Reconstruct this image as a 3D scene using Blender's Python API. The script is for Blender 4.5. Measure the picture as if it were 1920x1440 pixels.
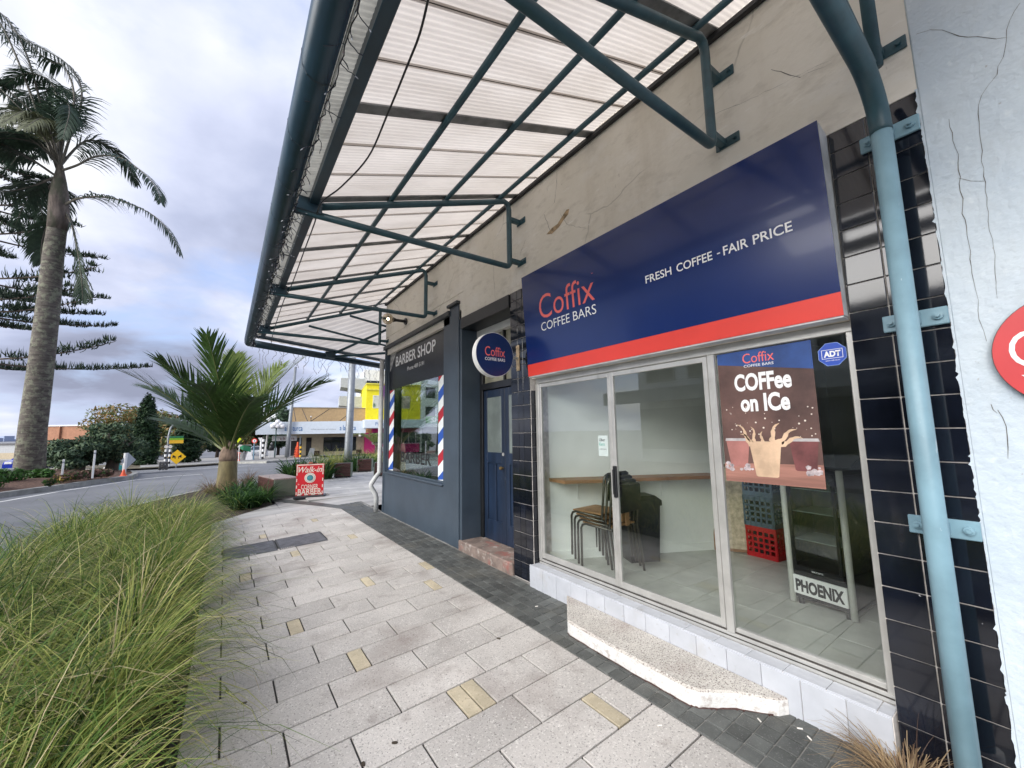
import bpy, math, random
import numpy as np
from mathutils import Vector, Matrix
rnd = random.Random(7)
for o in list(bpy.data.objects): bpy.data.objects.remove(o)
scn = bpy.context.scene
COL = scn.collection
# ------------------------------------------------------------------ camera
FPX, CX, CY = 748.0, 960.0, 720.0          # focal length in photo pixels (1920 wide), centre
def _n(v): v = np.array(v, float); return v / np.linalg.norm(v)
_Y = _n((-538, 98, FPX)); _Z = _n((-98, -6247, FPX)); _Z = _n(_Z - _Y * _Z.dot(_Y)); _X = np.cross(_Y, _Z)
RW = np.array([_X, _Y, _Z])                 # world = RW @ camera(right, down, forward)
CAM = np.array([-2.6713, 0.0, 1.6])
cam = bpy.data.cameras.new('camera'); cam_ob = bpy.data.objects.new('camera', cam); COL.objects.link(cam_ob)
cam.sensor_width = 36.0; cam.lens = FPX / 1920 * 36.0; cam.clip_start = 0.05; cam.clip_end = 6000
m = Matrix.Identity(4)
for r in range(3):
    m[r][0] = RW[r, 0]; m[r][1] = -RW[r, 1]; m[r][2] = -RW[r, 2]; m[r][3] = CAM[r]
cam_ob.matrix_world = m
scn.camera = cam_ob
# ------------------------------------------------------------------ sky and sun
SUN_EL, SUN_AZ = math.radians(24), math.radians(258)   # azimuth measured from +Y clockwise
w = bpy.data.worlds.new('World'); scn.world = w; w.use_nodes = True
nt = w.node_tree; N = nt.nodes; L = nt.links
for n in list(N): N.remove(n)
def wn(t, **k):
    n = N.new(t)
    for a, b in k.items(): setattr(n, a, b)
    return n
out = wn('ShaderNodeOutputWorld'); bg = wn('ShaderNodeBackground'); L.new(bg.outputs[0], out.inputs[0])
sky = wn('ShaderNodeTexSky', sky_type='NISHITA'); sky.sun_disc = False
sky.sun_elevation = SUN_EL; sky.sun_rotation = SUN_AZ; sky.air_density = 1.0; sky.dust_density = 1.5
tc = wn('ShaderNodeTexCoord'); sep = wn('ShaderNodeSeparateXYZ'); L.new(tc.outputs['Generated'], sep.inputs[0])
zc = wn('ShaderNodeMath', operation='MAXIMUM'); L.new(sep.outputs[2], zc.inputs[0]); zc.inputs[1].default_value = 0.0
za = wn('ShaderNodeMath', operation='ADD'); L.new(zc.outputs[0], za.inputs[0]); za.inputs[1].default_value = 0.22
dx = wn('ShaderNodeMath', operation='DIVIDE'); L.new(sep.outputs[0], dx.inputs[0]); L.new(za.outputs[0], dx.inputs[1])
dy = wn('ShaderNodeMath', operation='DIVIDE'); L.new(sep.outputs[1], dy.inputs[0]); L.new(za.outputs[0], dy.inputs[1])
cmb = wn('ShaderNodeCombineXYZ'); L.new(dx.outputs[0], cmb.inputs[0]); L.new(dy.outputs[0], cmb.inputs[1]); cmb.inputs[2].default_value = 4.6
def wnoise(scale, detail, rough, dist):
    n = wn('ShaderNodeTexNoise'); n.inputs['Scale'].default_value = scale; n.inputs['Detail'].default_value = detail
    n.inputs['Roughness'].default_value = rough; n.inputs['Distortion'].default_value = dist
    L.new(cmb.outputs[0], n.inputs['Vector']); return n
def wramp(src, stops):
    r = wn('ShaderNodeValToRGB'); L.new(src, r.inputs[0]); e = r.color_ramp.elements
    while len(e) < len(stops): e.new(0.5)
    for i, (p, c) in enumerate(stops): e[i].position = p; e[i].color = (*c, 1)
    return r
n1 = wnoise(1.15, 9, 0.56, 0.35); n2 = wnoise(0.8, 7, 0.5, 0.2)
cover = wramp(n1.outputs[0], [(0.36, (0, 0, 0)), (0.52, (1, 1, 1))])           # cloud cover
shade = wramp(n2.outputs[0], [(0.36, (0.088, 0.096, 0.130)), (0.45, (0.140, 0.154, 0.206)), (0.53, (0.200, 0.213, 0.265)), (0.62, (0.275, 0.28, 0.29))])
skym = wn('ShaderNodeMixRGB', blend_type='MULTIPLY'); skym.inputs[0].default_value = 1
L.new(sky.outputs[0], skym.inputs[1]); skym.inputs[2].default_value = (0.052, 0.052, 0.052, 1)
veil = wn('ShaderNodeMixRGB', blend_type='MIX'); veil.inputs[0].default_value = 0.55
L.new(skym.outputs[0], veil.inputs[1]); veil.inputs[2].default_value = (0.150, 0.190, 0.320, 1)
mix = wn('ShaderNodeMixRGB', blend_type='MIX'); L.new(cover.outputs[0], mix.inputs[0])
L.new(veil.outputs[0], mix.inputs[1]); L.new(shade.outputs[0], mix.inputs[2])
L.new(mix.outputs[0], bg.inputs[0]); bg.inputs[1].default_value = 0.93
sun = bpy.data.lights.new('sun', 'SUN'); sun_ob = bpy.data.objects.new('sun', sun); COL.objects.link(sun_ob)
sun.energy = 1.5; sun.angle = math.radians(60); sun.color = (1.0, 0.97, 0.92)
sd = Vector((math.sin(SUN_AZ) * math.cos(SUN_EL), math.cos(SUN_AZ) * math.cos(SUN_EL), math.sin(SUN_EL)))
sun_ob.rotation_euler = sd.to_track_quat('Z', 'Y').to_euler(); sun_ob.location = (-20, -20, 30)
scn.view_settings.view_transform = 'Standard'; scn.view_settings.look = 'None'
scn.view_settings.gamma = 1.0; scn.view_settings.use_curve_mapping = False
scn.view_settings.exposure = 2.12
scn.render.engine = 'CYCLES'
scn.cycles.max_bounces = 10; scn.cycles.transparent_max_bounces = 24; scn.cycles.transmission_bounces = 6
# ------------------------------------------------------------------ pixel helpers
def ray(p): return RW @ np.array([p[0] - CX, p[1] - CY, FPX])
def atz(p, z): r = ray(p); return CAM + r * ((z - CAM[2]) / r[2])
def atx(p, x): r = ray(p); return CAM + r * ((x - CAM[0]) / r[0])
def aty(p, y): r = ray(p); return CAM + r * ((y - CAM[1]) / r[1])
S = 0.0463                                   # cross fall of the footpath
def g(x, y): return S * min(0.0, max(-2.81, x)) - 0.03 * max(0.0, y - 27) + (0.03 * (y - 110) if y > 110 else 0)
def gpt(p, dz=0.0):
    r = ray(p); r = r / np.linalg.norm(r); t = 1.0
    while t < 900:
        P = CAM + r * t
        if P[2] <= g(P[0], P[1]) + dz: return P
        t *= 1.002
    return CAM + r * t
FWD = RW[:, 2]
def depth(P): return float((np.array(P) - CAM).dot(FWD))
def far(p, dz=0.0):
    """ground point under a pixel, metres per pixel there, and the turn that faces it to the street"""
    P = gpt(p, dz); d = P - CAM
    return P, depth(P) / FPX, math.atan2(d[1], d[0]) - math.pi / 2
# ------------------------------------------------------------------ materials
MATS = {}
def M(name, col, rough=0.6, var=0.12, scale=4.0, bump=0.0, bscale=40.0, col2=None, rand=0.0, metal=0.0, spec=0.5,
      stretch=(1, 1, 1), emit=0.0, trans=0.0, coat=0.0, detail=6.0, ramp=(0.35, 0.65)):
    if name in MATS: return MATS[name]
    mt = bpy.data.materials.new(name); mt.use_nodes = True; nt = mt.node_tree; b = nt.nodes['Principled BSDF']
    nn = nt.nodes.new; ln = nt.links.new
    tc = nn('ShaderNodeTexCoord'); mp = nn('ShaderNodeMapping'); ln(tc.outputs['Object'], mp.inputs[0]); mp.inputs['Scale'].default_value = stretch
    no = nn('ShaderNodeTexNoise'); no.inputs['Scale'].default_value = scale; no.inputs['Detail'].default_value = detail
    no.inputs['Roughness'].default_value = 0.6
    vec = mp.outputs[0]
    if rand:
        oi = nn('ShaderNodeObjectInfo'); ad = nn('ShaderNodeVectorMath'); ad.operation = 'ADD'
        mu = nn('ShaderNodeMath'); mu.operation = 'MULTIPLY'; mu.inputs[1].default_value = 57.0
        ln(oi.outputs['Random'], mu.inputs[0]); ln(vec, ad.inputs[0]); ln(mu.outputs[0], ad.inputs[1]); vec = ad.outputs[0]
    ln(vec, no.inputs['Vector'])
    rp = nn('ShaderNodeValToRGB'); e = rp.color_ramp.elements; e[0].position, e[1].position = ramp
    c2 = col2 or tuple(min(1, c * (1 + var)) for c in col); c1 = col if col2 else tuple(c * (1 - var) for c in col)
    e[0].color = (*c1, 1); e[1].color = (*c2, 1); ln(no.outputs[0], rp.inputs[0]); c = rp.outputs[0]
    if rand:
        hs = nn('ShaderNodeHueSaturation'); mr = nn('ShaderNodeMapRange'); ln(oi.outputs['Random'], mr.inputs[0])
        mr.inputs[3].default_value = 1 - rand; mr.inputs[4].default_value = 1 + rand
        ln(mr.outputs[0], hs.inputs['Value']); ln(c, hs.inputs['Color']); c = hs.outputs[0]
    ln(c, b.inputs['Base Color']); b.inputs['Roughness'].default_value = rough; b.inputs['Metallic'].default_value = metal
    b.inputs['Specular IOR Level'].default_value = spec
    if coat: b.inputs['Coat Weight'].default_value = coat; b.inputs['Coat Roughness'].default_value = 0.05
    if bump:
        bn = nn('ShaderNodeTexNoise'); bn.inputs['Scale'].default_value = bscale; bn.inputs['Detail'].default_value = 5
        ln(vec, bn.inputs['Vector']); bp = nn('ShaderNodeBump'); bp.inputs['Strength'].default_value = bump
        bp.inputs['Distance'].default_value = 0.01; ln(bn.outputs[0], bp.inputs['Height']); ln(bp.outputs[0], b.inputs['Normal'])
    if emit: ln(c, b.inputs['Emission Color']); b.inputs['Emission Strength'].default_value = emit
    if trans:
        tr = nn('ShaderNodeBsdfTranslucent'); ln(c, tr.inputs[0]); ms = nn('ShaderNodeMixShader'); ms.inputs[0].default_value = trans
        o = nt.nodes['Material Output']; ln(b.outputs[0], ms.inputs[1]); ln(tr.outputs[0], ms.inputs[2]); ln(ms.outputs[0], o.inputs[0])
    mt['rp'] = rp.name; MATS[name] = mt; return mt
def overlay(mt, col, scale, lo, hi, stretch=(1, 1, 1), kind='noise', fac=1.0, mscale=None, mlo=0.45, mhi=0.6, world=False):
    """lays a second patterned colour (stains, cracks, speckle, painted shadow streaks) over a material's base colour"""
    nt = mt.node_tree; b = nt.nodes['Principled BSDF']; nn = nt.nodes.new; ln = nt.links.new
    tc = nn('ShaderNodeTexCoord'); mp = nn('ShaderNodeMapping'); ln(nn('ShaderNodeNewGeometry').outputs['Position'] if world else tc.outputs['Object'], mp.inputs[0]); mp.inputs['Scale'].default_value = stretch
    vec = mp.outputs[0]
    if kind == 'crack':
        dn = nn('ShaderNodeTexNoise'); dn.inputs['Scale'].default_value = scale * 1.7; dn.inputs['Detail'].default_value = 5; ln(vec, dn.inputs['Vector'])
        mx = nn('ShaderNodeMixRGB'); mx.inputs[0].default_value = 0.28; ln(vec, mx.inputs[1]); ln(dn.outputs['Color'], mx.inputs[2])
        vo = nn('ShaderNodeTexVoronoi'); vo.feature = 'DISTANCE_TO_EDGE'; vo.inputs['Scale'].default_value = scale; ln(mx.outputs[0], vo.inputs['Vector']); src = vo.outputs['Distance']
    elif kind == 'cell':
        vo = nn('ShaderNodeTexVoronoi'); vo.inputs['Scale'].default_value = scale; ln(vec, vo.inputs['Vector']); src = vo.outputs['Distance']
    else:
        no = nn('ShaderNodeTexNoise'); no.inputs['Scale'].default_value = scale; no.inputs['Detail'].default_value = 7; no.inputs['Roughness'].default_value = 0.62
        ln(vec, no.inputs['Vector']); src = no.outputs[0]
    mr = nn('ShaderNodeMapRange'); mr.clamp = True; ln(src, mr.inputs[0]); mr.inputs[1].default_value = lo; mr.inputs[2].default_value = hi
    mr.inputs[3].default_value = 0.0; mr.inputs[4].default_value = fac; f = mr.outputs[0]
    if mscale:
        mn = nn('ShaderNodeTexNoise'); mn.inputs['Scale'].default_value = mscale; mn.inputs['Detail'].default_value = 3; ln(tc.outputs['Object'], mn.inputs['Vector'])
        m2 = nn('ShaderNodeMapRange'); ln(mn.outputs[0], m2.inputs[0]); m2.inputs[1].default_value = mlo; m2.inputs[2].default_value = mhi
        mm = nn('ShaderNodeMath'); mm.operation = 'MULTIPLY'; ln(f, mm.inputs[0]); ln(m2.outputs[0], mm.inputs[1]); f = mm.outputs[0]
    mix = nn('ShaderNodeMixRGB'); ln(f, mix.inputs[0]); old = b.inputs['Base Color'].links[0].from_socket
    ln(old, mix.inputs[1]); mix.inputs[2].default_value = (*col, 1); ln(mix.outputs[0], b.inputs['Base Color']); return mt
def glass(name, tint=(0.93, 0.97, 0.95), base=0.05, gloss_rough=0.0):
    mt = bpy.data.materials.new(name); mt.use_nodes = True; nt = mt.node_tree; nn = nt.nodes.new; ln = nt.links.new
    nt.nodes.remove(nt.nodes['Principled BSDF']); o = nt.nodes['Material Output']
    lw = nn('ShaderNodeLayerWeight'); lw.inputs[0].default_value = 0.5
    pw = nn('ShaderNodeMath'); pw.operation = 'POWER'; ln(lw.outputs['Facing'], pw.inputs[0]); pw.inputs[1].default_value = 4.0
    mr = nn('ShaderNodeMapRange'); ln(pw.outputs[0], mr.inputs[0]); mr.inputs[3].default_value = base; mr.inputs[4].default_value = 0.95
    t = nn('ShaderNodeBsdfTransparent'); t.inputs[0].default_value = (*tint, 1)
    gl = nn('ShaderNodeBsdfGlossy'); gl.inputs['Roughness'].default_value = gloss_rough
    ms = nn('ShaderNodeMixShader'); ln(mr.outputs[0], ms.inputs[0]); ln(t.outputs[0], ms.inputs[1]); ln(gl.outputs[0], ms.inputs[2]); ln(ms.outputs[0], o.inputs[0])
    return mt
# ------------------------------------------------------------------ mesh helpers
PLOC = {}
class MB:
    def __init__(s): s.v = []; s.f = []; s.mi = []; s.cur = 0
    def add(s, vs, fs):
        k = len(s.v); s.v += [tuple(map(float, q)) for q in vs]
        for f in fs: s.f.append(tuple(i + k for i in f)); s.mi.append(s.cur)
        return s
    def box(s, x0, x1, y0, y1, z0, z1):
        return s.add([(x, y, z) for x in (x0, x1) for y in (y0, y1) for z in (z0, z1)],
                     [(0, 1, 3, 2), (4, 6, 7, 5), (0, 4, 5, 1), (2, 3, 7, 6), (0, 2, 6, 4), (1, 5, 7, 3)])
    def bbox(s, x0, x1, y0, y1, z0, z1, c=0.004):
        """box with chamfered edges on every side (a small bevel catches the light)"""
        cx, cy, cz = (x0 + x1) / 2, (y0 + y1) / 2, (z0 + z1) / 2; hx, hy, hz = abs(x1 - x0) / 2, abs(y1 - y0) / 2, abs(z1 - z0) / 2
        c = min(c, hx * .45, hy * .45, hz * .45); vs = []; idx = {}
        for ax in range(3):
            for sx in (-1, 1):
                for sy in (-1, 1):
                    for sz in (-1, 1):
                        q = [sx * (hx - c), sy * (hy - c), sz * (hz - c)]
                        q[ax] = (sx, sy, sz)[ax] * (hx, hy, hz)[ax]
                        idx[(ax, sx, sy, sz)] = len(vs); vs.append((cx + q[0], cy + q[1], cz + q[2]))
        fs = []
        for ax in range(3):
            o = [i for i in range(3) if i != ax]
            for sg in (-1, 1):
                loop = []
                for a, b in ((-1, -1), (1, -1), (1, 1), (-1, 1)):
                    k = [0, 0, 0]; k[ax] = sg; k[o[0]] = a; k[o[1]] = b; loop.append(idx[(ax, *k)])
                fs.append(tuple(loop if (sg > 0) == (ax != 1) else loop[::-1]))
        for ax in range(3):
            o = [i for i in range(3) if i != ax]
            for a in (-1, 1):
                for b in (-1, 1):
                    k0 = [0, 0, 0]; k1 = [0, 0, 0]; k0[ax] = -1; k1[ax] = 1
                    k0[o[0]] = k1[o[0]] = a; k0[o[1]] = k1[o[1]] = b
                    fs.append((idx[(o[0], *k0)], idx[(o[0], *k1)], idx[(o[1], *k1)], idx[(o[1], *k0)]))
        for sx in (-1, 1):
            for sy in (-1, 1):
                for sz in (-1, 1): fs.append(tuple(idx[(ax, sx, sy, sz)] for ax in range(3)))
        return s.add(vs, fs)
    def tube(s, pts, r, n=10, caps=True):
        P = [Vector(p) for p in pts]; R = r if isinstance(r, (list, tuple)) else [r] * len(P); vs = []; ref = None
        for i, p in enumerate(P):
            d = (P[min(i + 1, len(P) - 1)] - P[max(i - 1, 0)]).normalized()
            if ref is None:
                ref = Vector((0, 0, 1)) if abs(d.z) < 0.9 else Vector((1, 0, 0))
            u = d.cross(ref).normalized(); ref = u.cross(d).normalized()
            for k in range(n):
                a = 2 * math.pi * k / n; vs.append(p + (u * math.cos(a) + ref * math.sin(a)) * R[i])
        fs = [(i * n + k, i * n + (k + 1) % n, (i + 1) * n + (k + 1) % n, (i + 1) * n + k) for i in range(len(P) - 1) for k in range(n)]
        if caps: fs += [tuple(range(n))[::-1], tuple(range((len(P) - 1) * n, len(P) * n))]
        return s.add(vs, fs)
    def lathe(s, c, prof, n=20):
        vs = [(c[0] + r * math.cos(2 * math.pi * k / n), c[1] + r * math.sin(2 * math.pi * k / n), c[2] + z) for r, z in prof for k in range(n)]
        fs = [(i * n + k, i * n + (k + 1) % n, (i + 1) * n + (k + 1) % n, (i + 1) * n + k) for i in range(len(prof) - 1) for k in range(n)]
        fs += [tuple(range(n))[::-1], tuple(range((len(prof) - 1) * n, len(prof) * n))]
        return s.add(vs, fs)
    def prism(s, poly, o, u, v, d):
        """polygon (2D) laid out from origin o on axes u, v and pushed out by vector d"""
        o, u, v, d = map(Vector, (o, u, v, d)); n = len(poly)
        vs = [o + u * a + v * b for a, b in poly] + [o + u * a + v * b + d for a, b in poly]
        return s.add(vs, [tuple(range(n))[::-1], tuple(range(n, 2 * n))] + [(i, (i + 1) % n, n + (i + 1) % n, n + i) for i in range(n)])
    def mesh(s, name, mats, smooth=False):
        me = bpy.data.meshes.new(name); me.from_pydata(s.v, [], s.f); me.update()
        for mt in (mats if isinstance(mats, (list, tuple)) else [mats]): me.materials.append(mt)
        if any(s.mi): me.polygons.foreach_set('material_index', s.mi)
        if smooth:
            me.polygons.foreach_set('use_smooth', [True] * len(s.f))
        return me
    def build(s, name, mats, parent=None, smooth=False, **props):
        return obj(name, s.mesh(name, mats, smooth), parent, **props)
def fixn(me):
    import bmesh
    b = bmesh.new(); b.from_mesh(me); bmesh.ops.recalc_face_normals(b, faces=b.faces); b.to_mesh(me); b.free()
def obj(name, me, parent=None, **props):
    if me is not None and len(me.polygons) < 20000: fixn(me)
    o = bpy.data.objects.new(name, me); COL.objects.link(o)
    if parent is not None:
        o.parent = parent
        if parent.name in PLOC: o.matrix_parent_inverse = Matrix.Translation(-PLOC[parent.name])
    for k, v in props.items(): o[k] = v
    return o
def thing(name, label, cat, loc=None, group=None):
    """loc given: parts are in world coordinates; no loc: parts are local and the thing is moved afterwards"""
    o = bpy.data.objects.new(name, None); COL.objects.link(o); o.empty_display_size = 0.2
    if loc is not None: o.location = loc; PLOC[o.name] = Vector(loc)
    o['label'] = label; o['category'] = cat
    if group: o['group'] = group
    return o
def tag(o, label, cat, group=None):
    o['label'] = label; o['category'] = cat
    if group: o['group'] = group
    return o
def put(t, P, rz=0.0): t.location = Vector(P); t.rotation_euler = (0, 0, rz); return t
def dup(root, loc, rz=0.0, label=None):
    r = root.copy(); COL.objects.link(r); r.location = Vector(loc); r.rotation_euler = (0, 0, rz)
    if label: r['label'] = label
    for ch in list(root.children):
        c = ch.copy(); COL.objects.link(c); c.parent = r
        for q in ch.children: d = q.copy(); COL.objects.link(d); d.parent = c
    return r
def text(name, s, mat, parent, org, xd, yd, w=None, h=None, bold=0.0, shear=0.0, thick=0.0015, center=False, space=1.0):
    cu = bpy.data.curves.new(name, 'FONT'); cu.body = s; cu.size = 1; cu.offset = bold; cu.shear = shear; cu.space_character = space
    cu.resolution_u = 4; t = bpy.data.objects.new(name, cu); COL.objects.link(t)
    dg = bpy.context.evaluated_depsgraph_get(); dg.update(); me = bpy.data.meshes.new_from_object(t.evaluated_get(dg))
    bpy.data.objects.remove(t); bpy.data.curves.remove(cu); me.materials.clear(); me.materials.append(mat)
    co = np.empty(len(me.vertices) * 3); me.vertices.foreach_get('co', co); co = co.reshape(-1, 3)
    lo, hi = co.min(0), co.max(0); sy = h / (hi[1] - lo[1]) if h else None; sx = w / (hi[0] - lo[0]) if w else sy
    if sy is None: sy = sx
    xd, yd = _n(xd), _n(yd); nd = np.cross(xd, yd); q = co - lo; x = q[:, 0] * sx
    if center: x = x - (hi[0] - lo[0]) * sx / 2
    P = np.array(org)[None] + x[:, None] * xd + (q[:, 1] * sy)[:, None] * yd + nd * thick
    me.vertices.foreach_set('co', P.ravel()); me.update()
    o = bpy.data.objects.new(name, me); COL.objects.link(o)
    if parent is not None:
        o.parent = parent
        if parent.name in PLOC: o.matrix_parent_inverse = Matrix.Translation(-PLOC[parent.name])
    return o
def smooth_path(P, n=6):
    P = [Vector(p) for p in P]; o = []
    for i in range(len(P) - 1):
        a, b, c, d_ = P[max(i - 1, 0)], P[i], P[i + 1], P[min(i + 2, len(P) - 1)]
        for j in range(n):
            t = j / n; o.append(.5 * ((2 * b) + (c - a) * t + (2 * a - 5 * b + 4 * c - d_) * t * t + (3 * b - a - 3 * c + d_) * t ** 3))
    return o + [P[-1]]
# ------------------------------------------------------------------ the palette
paver_m = M('granite_paver', (0.52, 0.49, 0.455), 0.75, scale=1.3, var=0.14, rand=0.06, bump=0.25, bscale=160)
overlay(paver_m, (0.82, 0.79, 0.74), 75, 0.56, 0.66, fac=0.75, world=True)
overlay(paver_m, (0.15, 0.14, 0.13), 90, 0.56, 0.65, fac=0.8, stretch=(1.1, .93, 1), world=True)
overlay(paver_m, (0.20, 0.155, 0.135), 1.1, 0.52, 0.70, fac=0.65, world=True)
overlay(paver_m, (0.24, 0.20, 0.18), 6.0, 0.58, 0.72, fac=0.45, world=True)
overlay(paver_m, (0.05, 0.045, 0.04), 9, 0.735, 0.75, fac=0.8, world=True)
paver_y = M('sandstone_paver', (0.52, 0.45, 0.32), 0.75, scale=6, var=0.15, rand=0.12, bump=0.2, bscale=140)
overlay(paver_y, (0.34, 0.28, 0.19), 70, 0.56, 0.66, fac=0.7, world=True); overlay(paver_y, (0.70, 0.64, 0.50), 85, 0.58, 0.66, fac=0.6, world=True)
dark_m = M('basalt_tile', (0.085, 0.09, 0.085), 0.55, scale=5, var=0.3, rand=0.28, bump=0.3, bscale=150)
overlay(dark_m, (0.22, 0.22, 0.21), 110, 0.57, 0.68, fac=0.7, world=True)
overlay(dark_m, (0.16, 0.15, 0.12), 1.6, 0.52, 0.72, fac=0.5, world=True)
joint_m = M('paving_joint', (0.05, 0.048, 0.045), 0.9, scale=9, var=0.3)
grout_m = M('grey_grout', (0.30, 0.30, 0.29), 0.85, scale=9, var=0.2)
asph = M('asphalt', (0.17, 0.175, 0.185), 0.85, scale=0.5, var=0.16, bump=0.3, bscale=90)
overlay(asph, (0.26, 0.265, 0.275), 45, 0.6, 0.7, fac=0.5)
conc = M('kerb_concrete', (0.30, 0.30, 0.28), 0.85, scale=3, var=0.25, bump=0.3, bscale=50)
soil = M('planting_soil', (0.055, 0.04, 0.03), 0.95, scale=7, var=0.4, bump=0.8, bscale=25)
mulch = M('bark_mulch', (0.11, 0.06, 0.04), 0.95, scale=14, var=0.5, bump=1.0, bscale=30)
render_m = M('weathered_render', (0.70, 0.655, 0.565), 0.85, scale=0.9, col2=(0.80, 0.76, 0.68), bump=0.35, bscale=22)
overlay(render_m, (0.48, 0.42, 0.33), 1.1, 0.54, 0.76, stretch=(1, 1.6, 0.35), fac=0.5)
overlay(render_m, (0.82, 0.80, 0.76), 2.2, 0.56, 0.72, stretch=(1, 0.7, 1.2), fac=0.6)
overlay(render_m, (0.20, 0.18, 0.15), 0.7, 0.004, 0.0, kind='crack', fac=0.5, mscale=0.8, mlo=0.5, mhi=0.56)
overlay(render_m, (0.50, 0.46, 0.39), 7, 0.52, 0.68, stretch=(1, .7, 1.6), fac=0.45)
overlay(render_m, (0.90, 0.88, 0.84), 13, 0.62, 0.72, stretch=(1, .35, 1.5), fac=0.5)
overlay(render_m, (0.24, 0.21, 0.17), 26, 0.66, 0.72, stretch=(1, 1, 0.6), fac=0.5, mscale=1.6, mlo=0.5, mhi=0.62)
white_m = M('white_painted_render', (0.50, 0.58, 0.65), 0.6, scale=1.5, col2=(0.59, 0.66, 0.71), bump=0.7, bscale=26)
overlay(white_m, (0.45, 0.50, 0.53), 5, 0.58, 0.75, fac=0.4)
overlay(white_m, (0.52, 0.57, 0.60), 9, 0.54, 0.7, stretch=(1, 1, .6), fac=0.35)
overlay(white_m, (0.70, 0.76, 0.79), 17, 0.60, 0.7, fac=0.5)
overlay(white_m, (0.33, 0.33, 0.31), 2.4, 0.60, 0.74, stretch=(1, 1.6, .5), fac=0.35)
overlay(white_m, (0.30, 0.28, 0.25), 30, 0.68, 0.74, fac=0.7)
slate = M('blue_grey_paint', (0.052, 0.073, 0.098), 0.42, scale=2, var=0.12, bump=0.08, bscale=8)
overlay(slate, (0.16, 0.19, 0.21), 3.0, 0.62, 0.8, stretch=(1, 1, 0.4), fac=0.3)
navy = M('navy_door_paint', (0.012, 0.024, 0.052), 0.38, scale=5, var=0.3, bump=0.12, bscale=18, stretch=(1, 1, 0.2))
overlay(navy, (0.10, 0.14, 0.20), 22, 0.64, 0.72, stretch=(1, 1, 0.25), fac=0.5)
blackp = M('black_paint', (0.012, 0.013, 0.015), 0.35, scale=4, var=0.3)
btile = M('black_glazed_tile', (0.006, 0.008, 0.014), 0.07, scale=3, var=0.4, rand=0.3, bump=0.03, bscale=6, coat=0.3)
overlay(btile, (0.06, 0.055, 0.06), 3.2, 0.62, 0.8, stretch=(1, 2.5, 0.6), fac=0.3, world=True)
overlay(btile, (0.6, 0.6, 0.6), 26, 0.745, 0.76, fac=0.8, world=True)
wtile = M('white_glazed_tile', (0.49, 0.51, 0.55), 0.2, scale=6, var=0.06, rand=0.05)
overlay(wtile, (0.40, 0.37, 0.32), 3.0, 0.58, 0.78, fac=0.5, world=True)
overlay(wtile, (0.30, 0.26, 0.21), 14, 0.62, 0.70, fac=0.45, world=True)
tgrout = M('tile_grout', (0.62, 0.58, 0.54), 0.9, scale=12, var=0.3)
alu = M('aluminium_frame', (0.52, 0.515, 0.49), 0.38, scale=6, var=0.1, metal=0.5)
overlay(alu, (0.22, 0.21, 0.19), 7, 0.6, 0.75, stretch=(1, 1, 0.3), fac=0.5)
steel = M('blue_green_steel', (0.030, 0.078, 0.098), 0.42, scale=7, var=0.2, bump=0.06, bscale=25)
overlay(steel, (0.28, 0.38, 0.40), 26, 0.68, 0.73, fac=0.6, mscale=2.0)
pipe_m = M('pale_blue_pipe_paint', (0.20, 0.335, 0.40), 0.42, scale=4, var=0.14, bump=0.05, bscale=20)
overlay(pipe_m, (0.62, 0.70, 0.72), 24, 0.66, 0.71, stretch=(1, 1, 0.35), fac=0.8, mscale=1.8, mlo=0.42, mhi=0.6)
overlay(pipe_m, (0.10, 0.09, 0.08), 9, 0.7, 0.8, fac=0.5)
sheet_m = M('translucent_roof_sheet', (0.52, 0.475, 0.435), 0.6, scale=1.6, col2=(0.64, 0.595, 0.555), trans=0.62, stretch=(0.6, 2.2, 1))
overlay(sheet_m, (0.30, 0.25, 0.21), 2.6, 0.50, 0.74, stretch=(0.5, 3.0, 1), fac=0.6)
soffit_m = M('dirty_shaded_sheet_end', (0.42, 0.41, 0.37), 0.8, scale=4, var=0.25, trans=.4)  # greyer than the main sheets, for dirt and for shade painted into the colour
batten_m = M('grey_steel_batten', (0.20, 0.20, 0.20), 0.5, scale=8, var=0.3)
gutter_m = M('dark_teal_gutter', (0.013, 0.038, 0.058), 0.4, scale=3, var=0.25)
sign_blue = M('gloss_navy_sign', (0.003, 0.020, 0.125), 0.22, scale=0.8, var=0.08, coat=0.15)
sign_red = M('sign_red', (0.72, 0.055, 0.04), 0.35, scale=2, var=0.05)
coral = M('coral_lettering', (0.85, 0.16, 0.14), 0.4, var=0.02)
white_t = M('white_lettering', (0.85, 0.85, 0.85), 0.45, var=0.02)
black_t = M('black_lettering', (0.010, 0.010, 0.010), 0.4, var=0.02)
blackw = M('black_film', (0.012, 0.012, 0.014), 0.3, scale=30, var=0.4)
clear = glass('clear_glass', (0.965, 0.99, 0.98), 0.095)
barber_glass = glass('barber_glass', (0.78, 0.86, 0.83), 0.32)
old_glass = glass('old_door_glass', (0.55, 0.60, 0.52), 0.08)
plast = M('interior_plaster', (0.84, 0.86, 0.82), 0.8, scale=1.5, var=0.06)
ceil_m = M('interior_ceiling', (0.75, 0.75, 0.72), 0.85, var=0.05)
floor_t = M('interior_floor_tile', (0.44, 0.45, 0.41), 0.35, scale=3, var=0.16, rand=0.06)
overlay(floor_t, (0.22, 0.18, 0.11), 1.2, 0.56, 0.75, fac=0.4)
chrome = M('dark_bronze_metal', (0.10, 0.095, 0.08), 0.35, scale=8, var=0.2, metal=0.8)
ply = M('plywood', (0.36, 0.20, 0.09), 0.5, scale=5, var=0.25, stretch=(1, 1, 0.2))
timber = M('shelf_timber', (0.30, 0.15, 0.075), 0.5, scale=4, var=0.3, stretch=(0.5, 0.5, 3))
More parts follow.
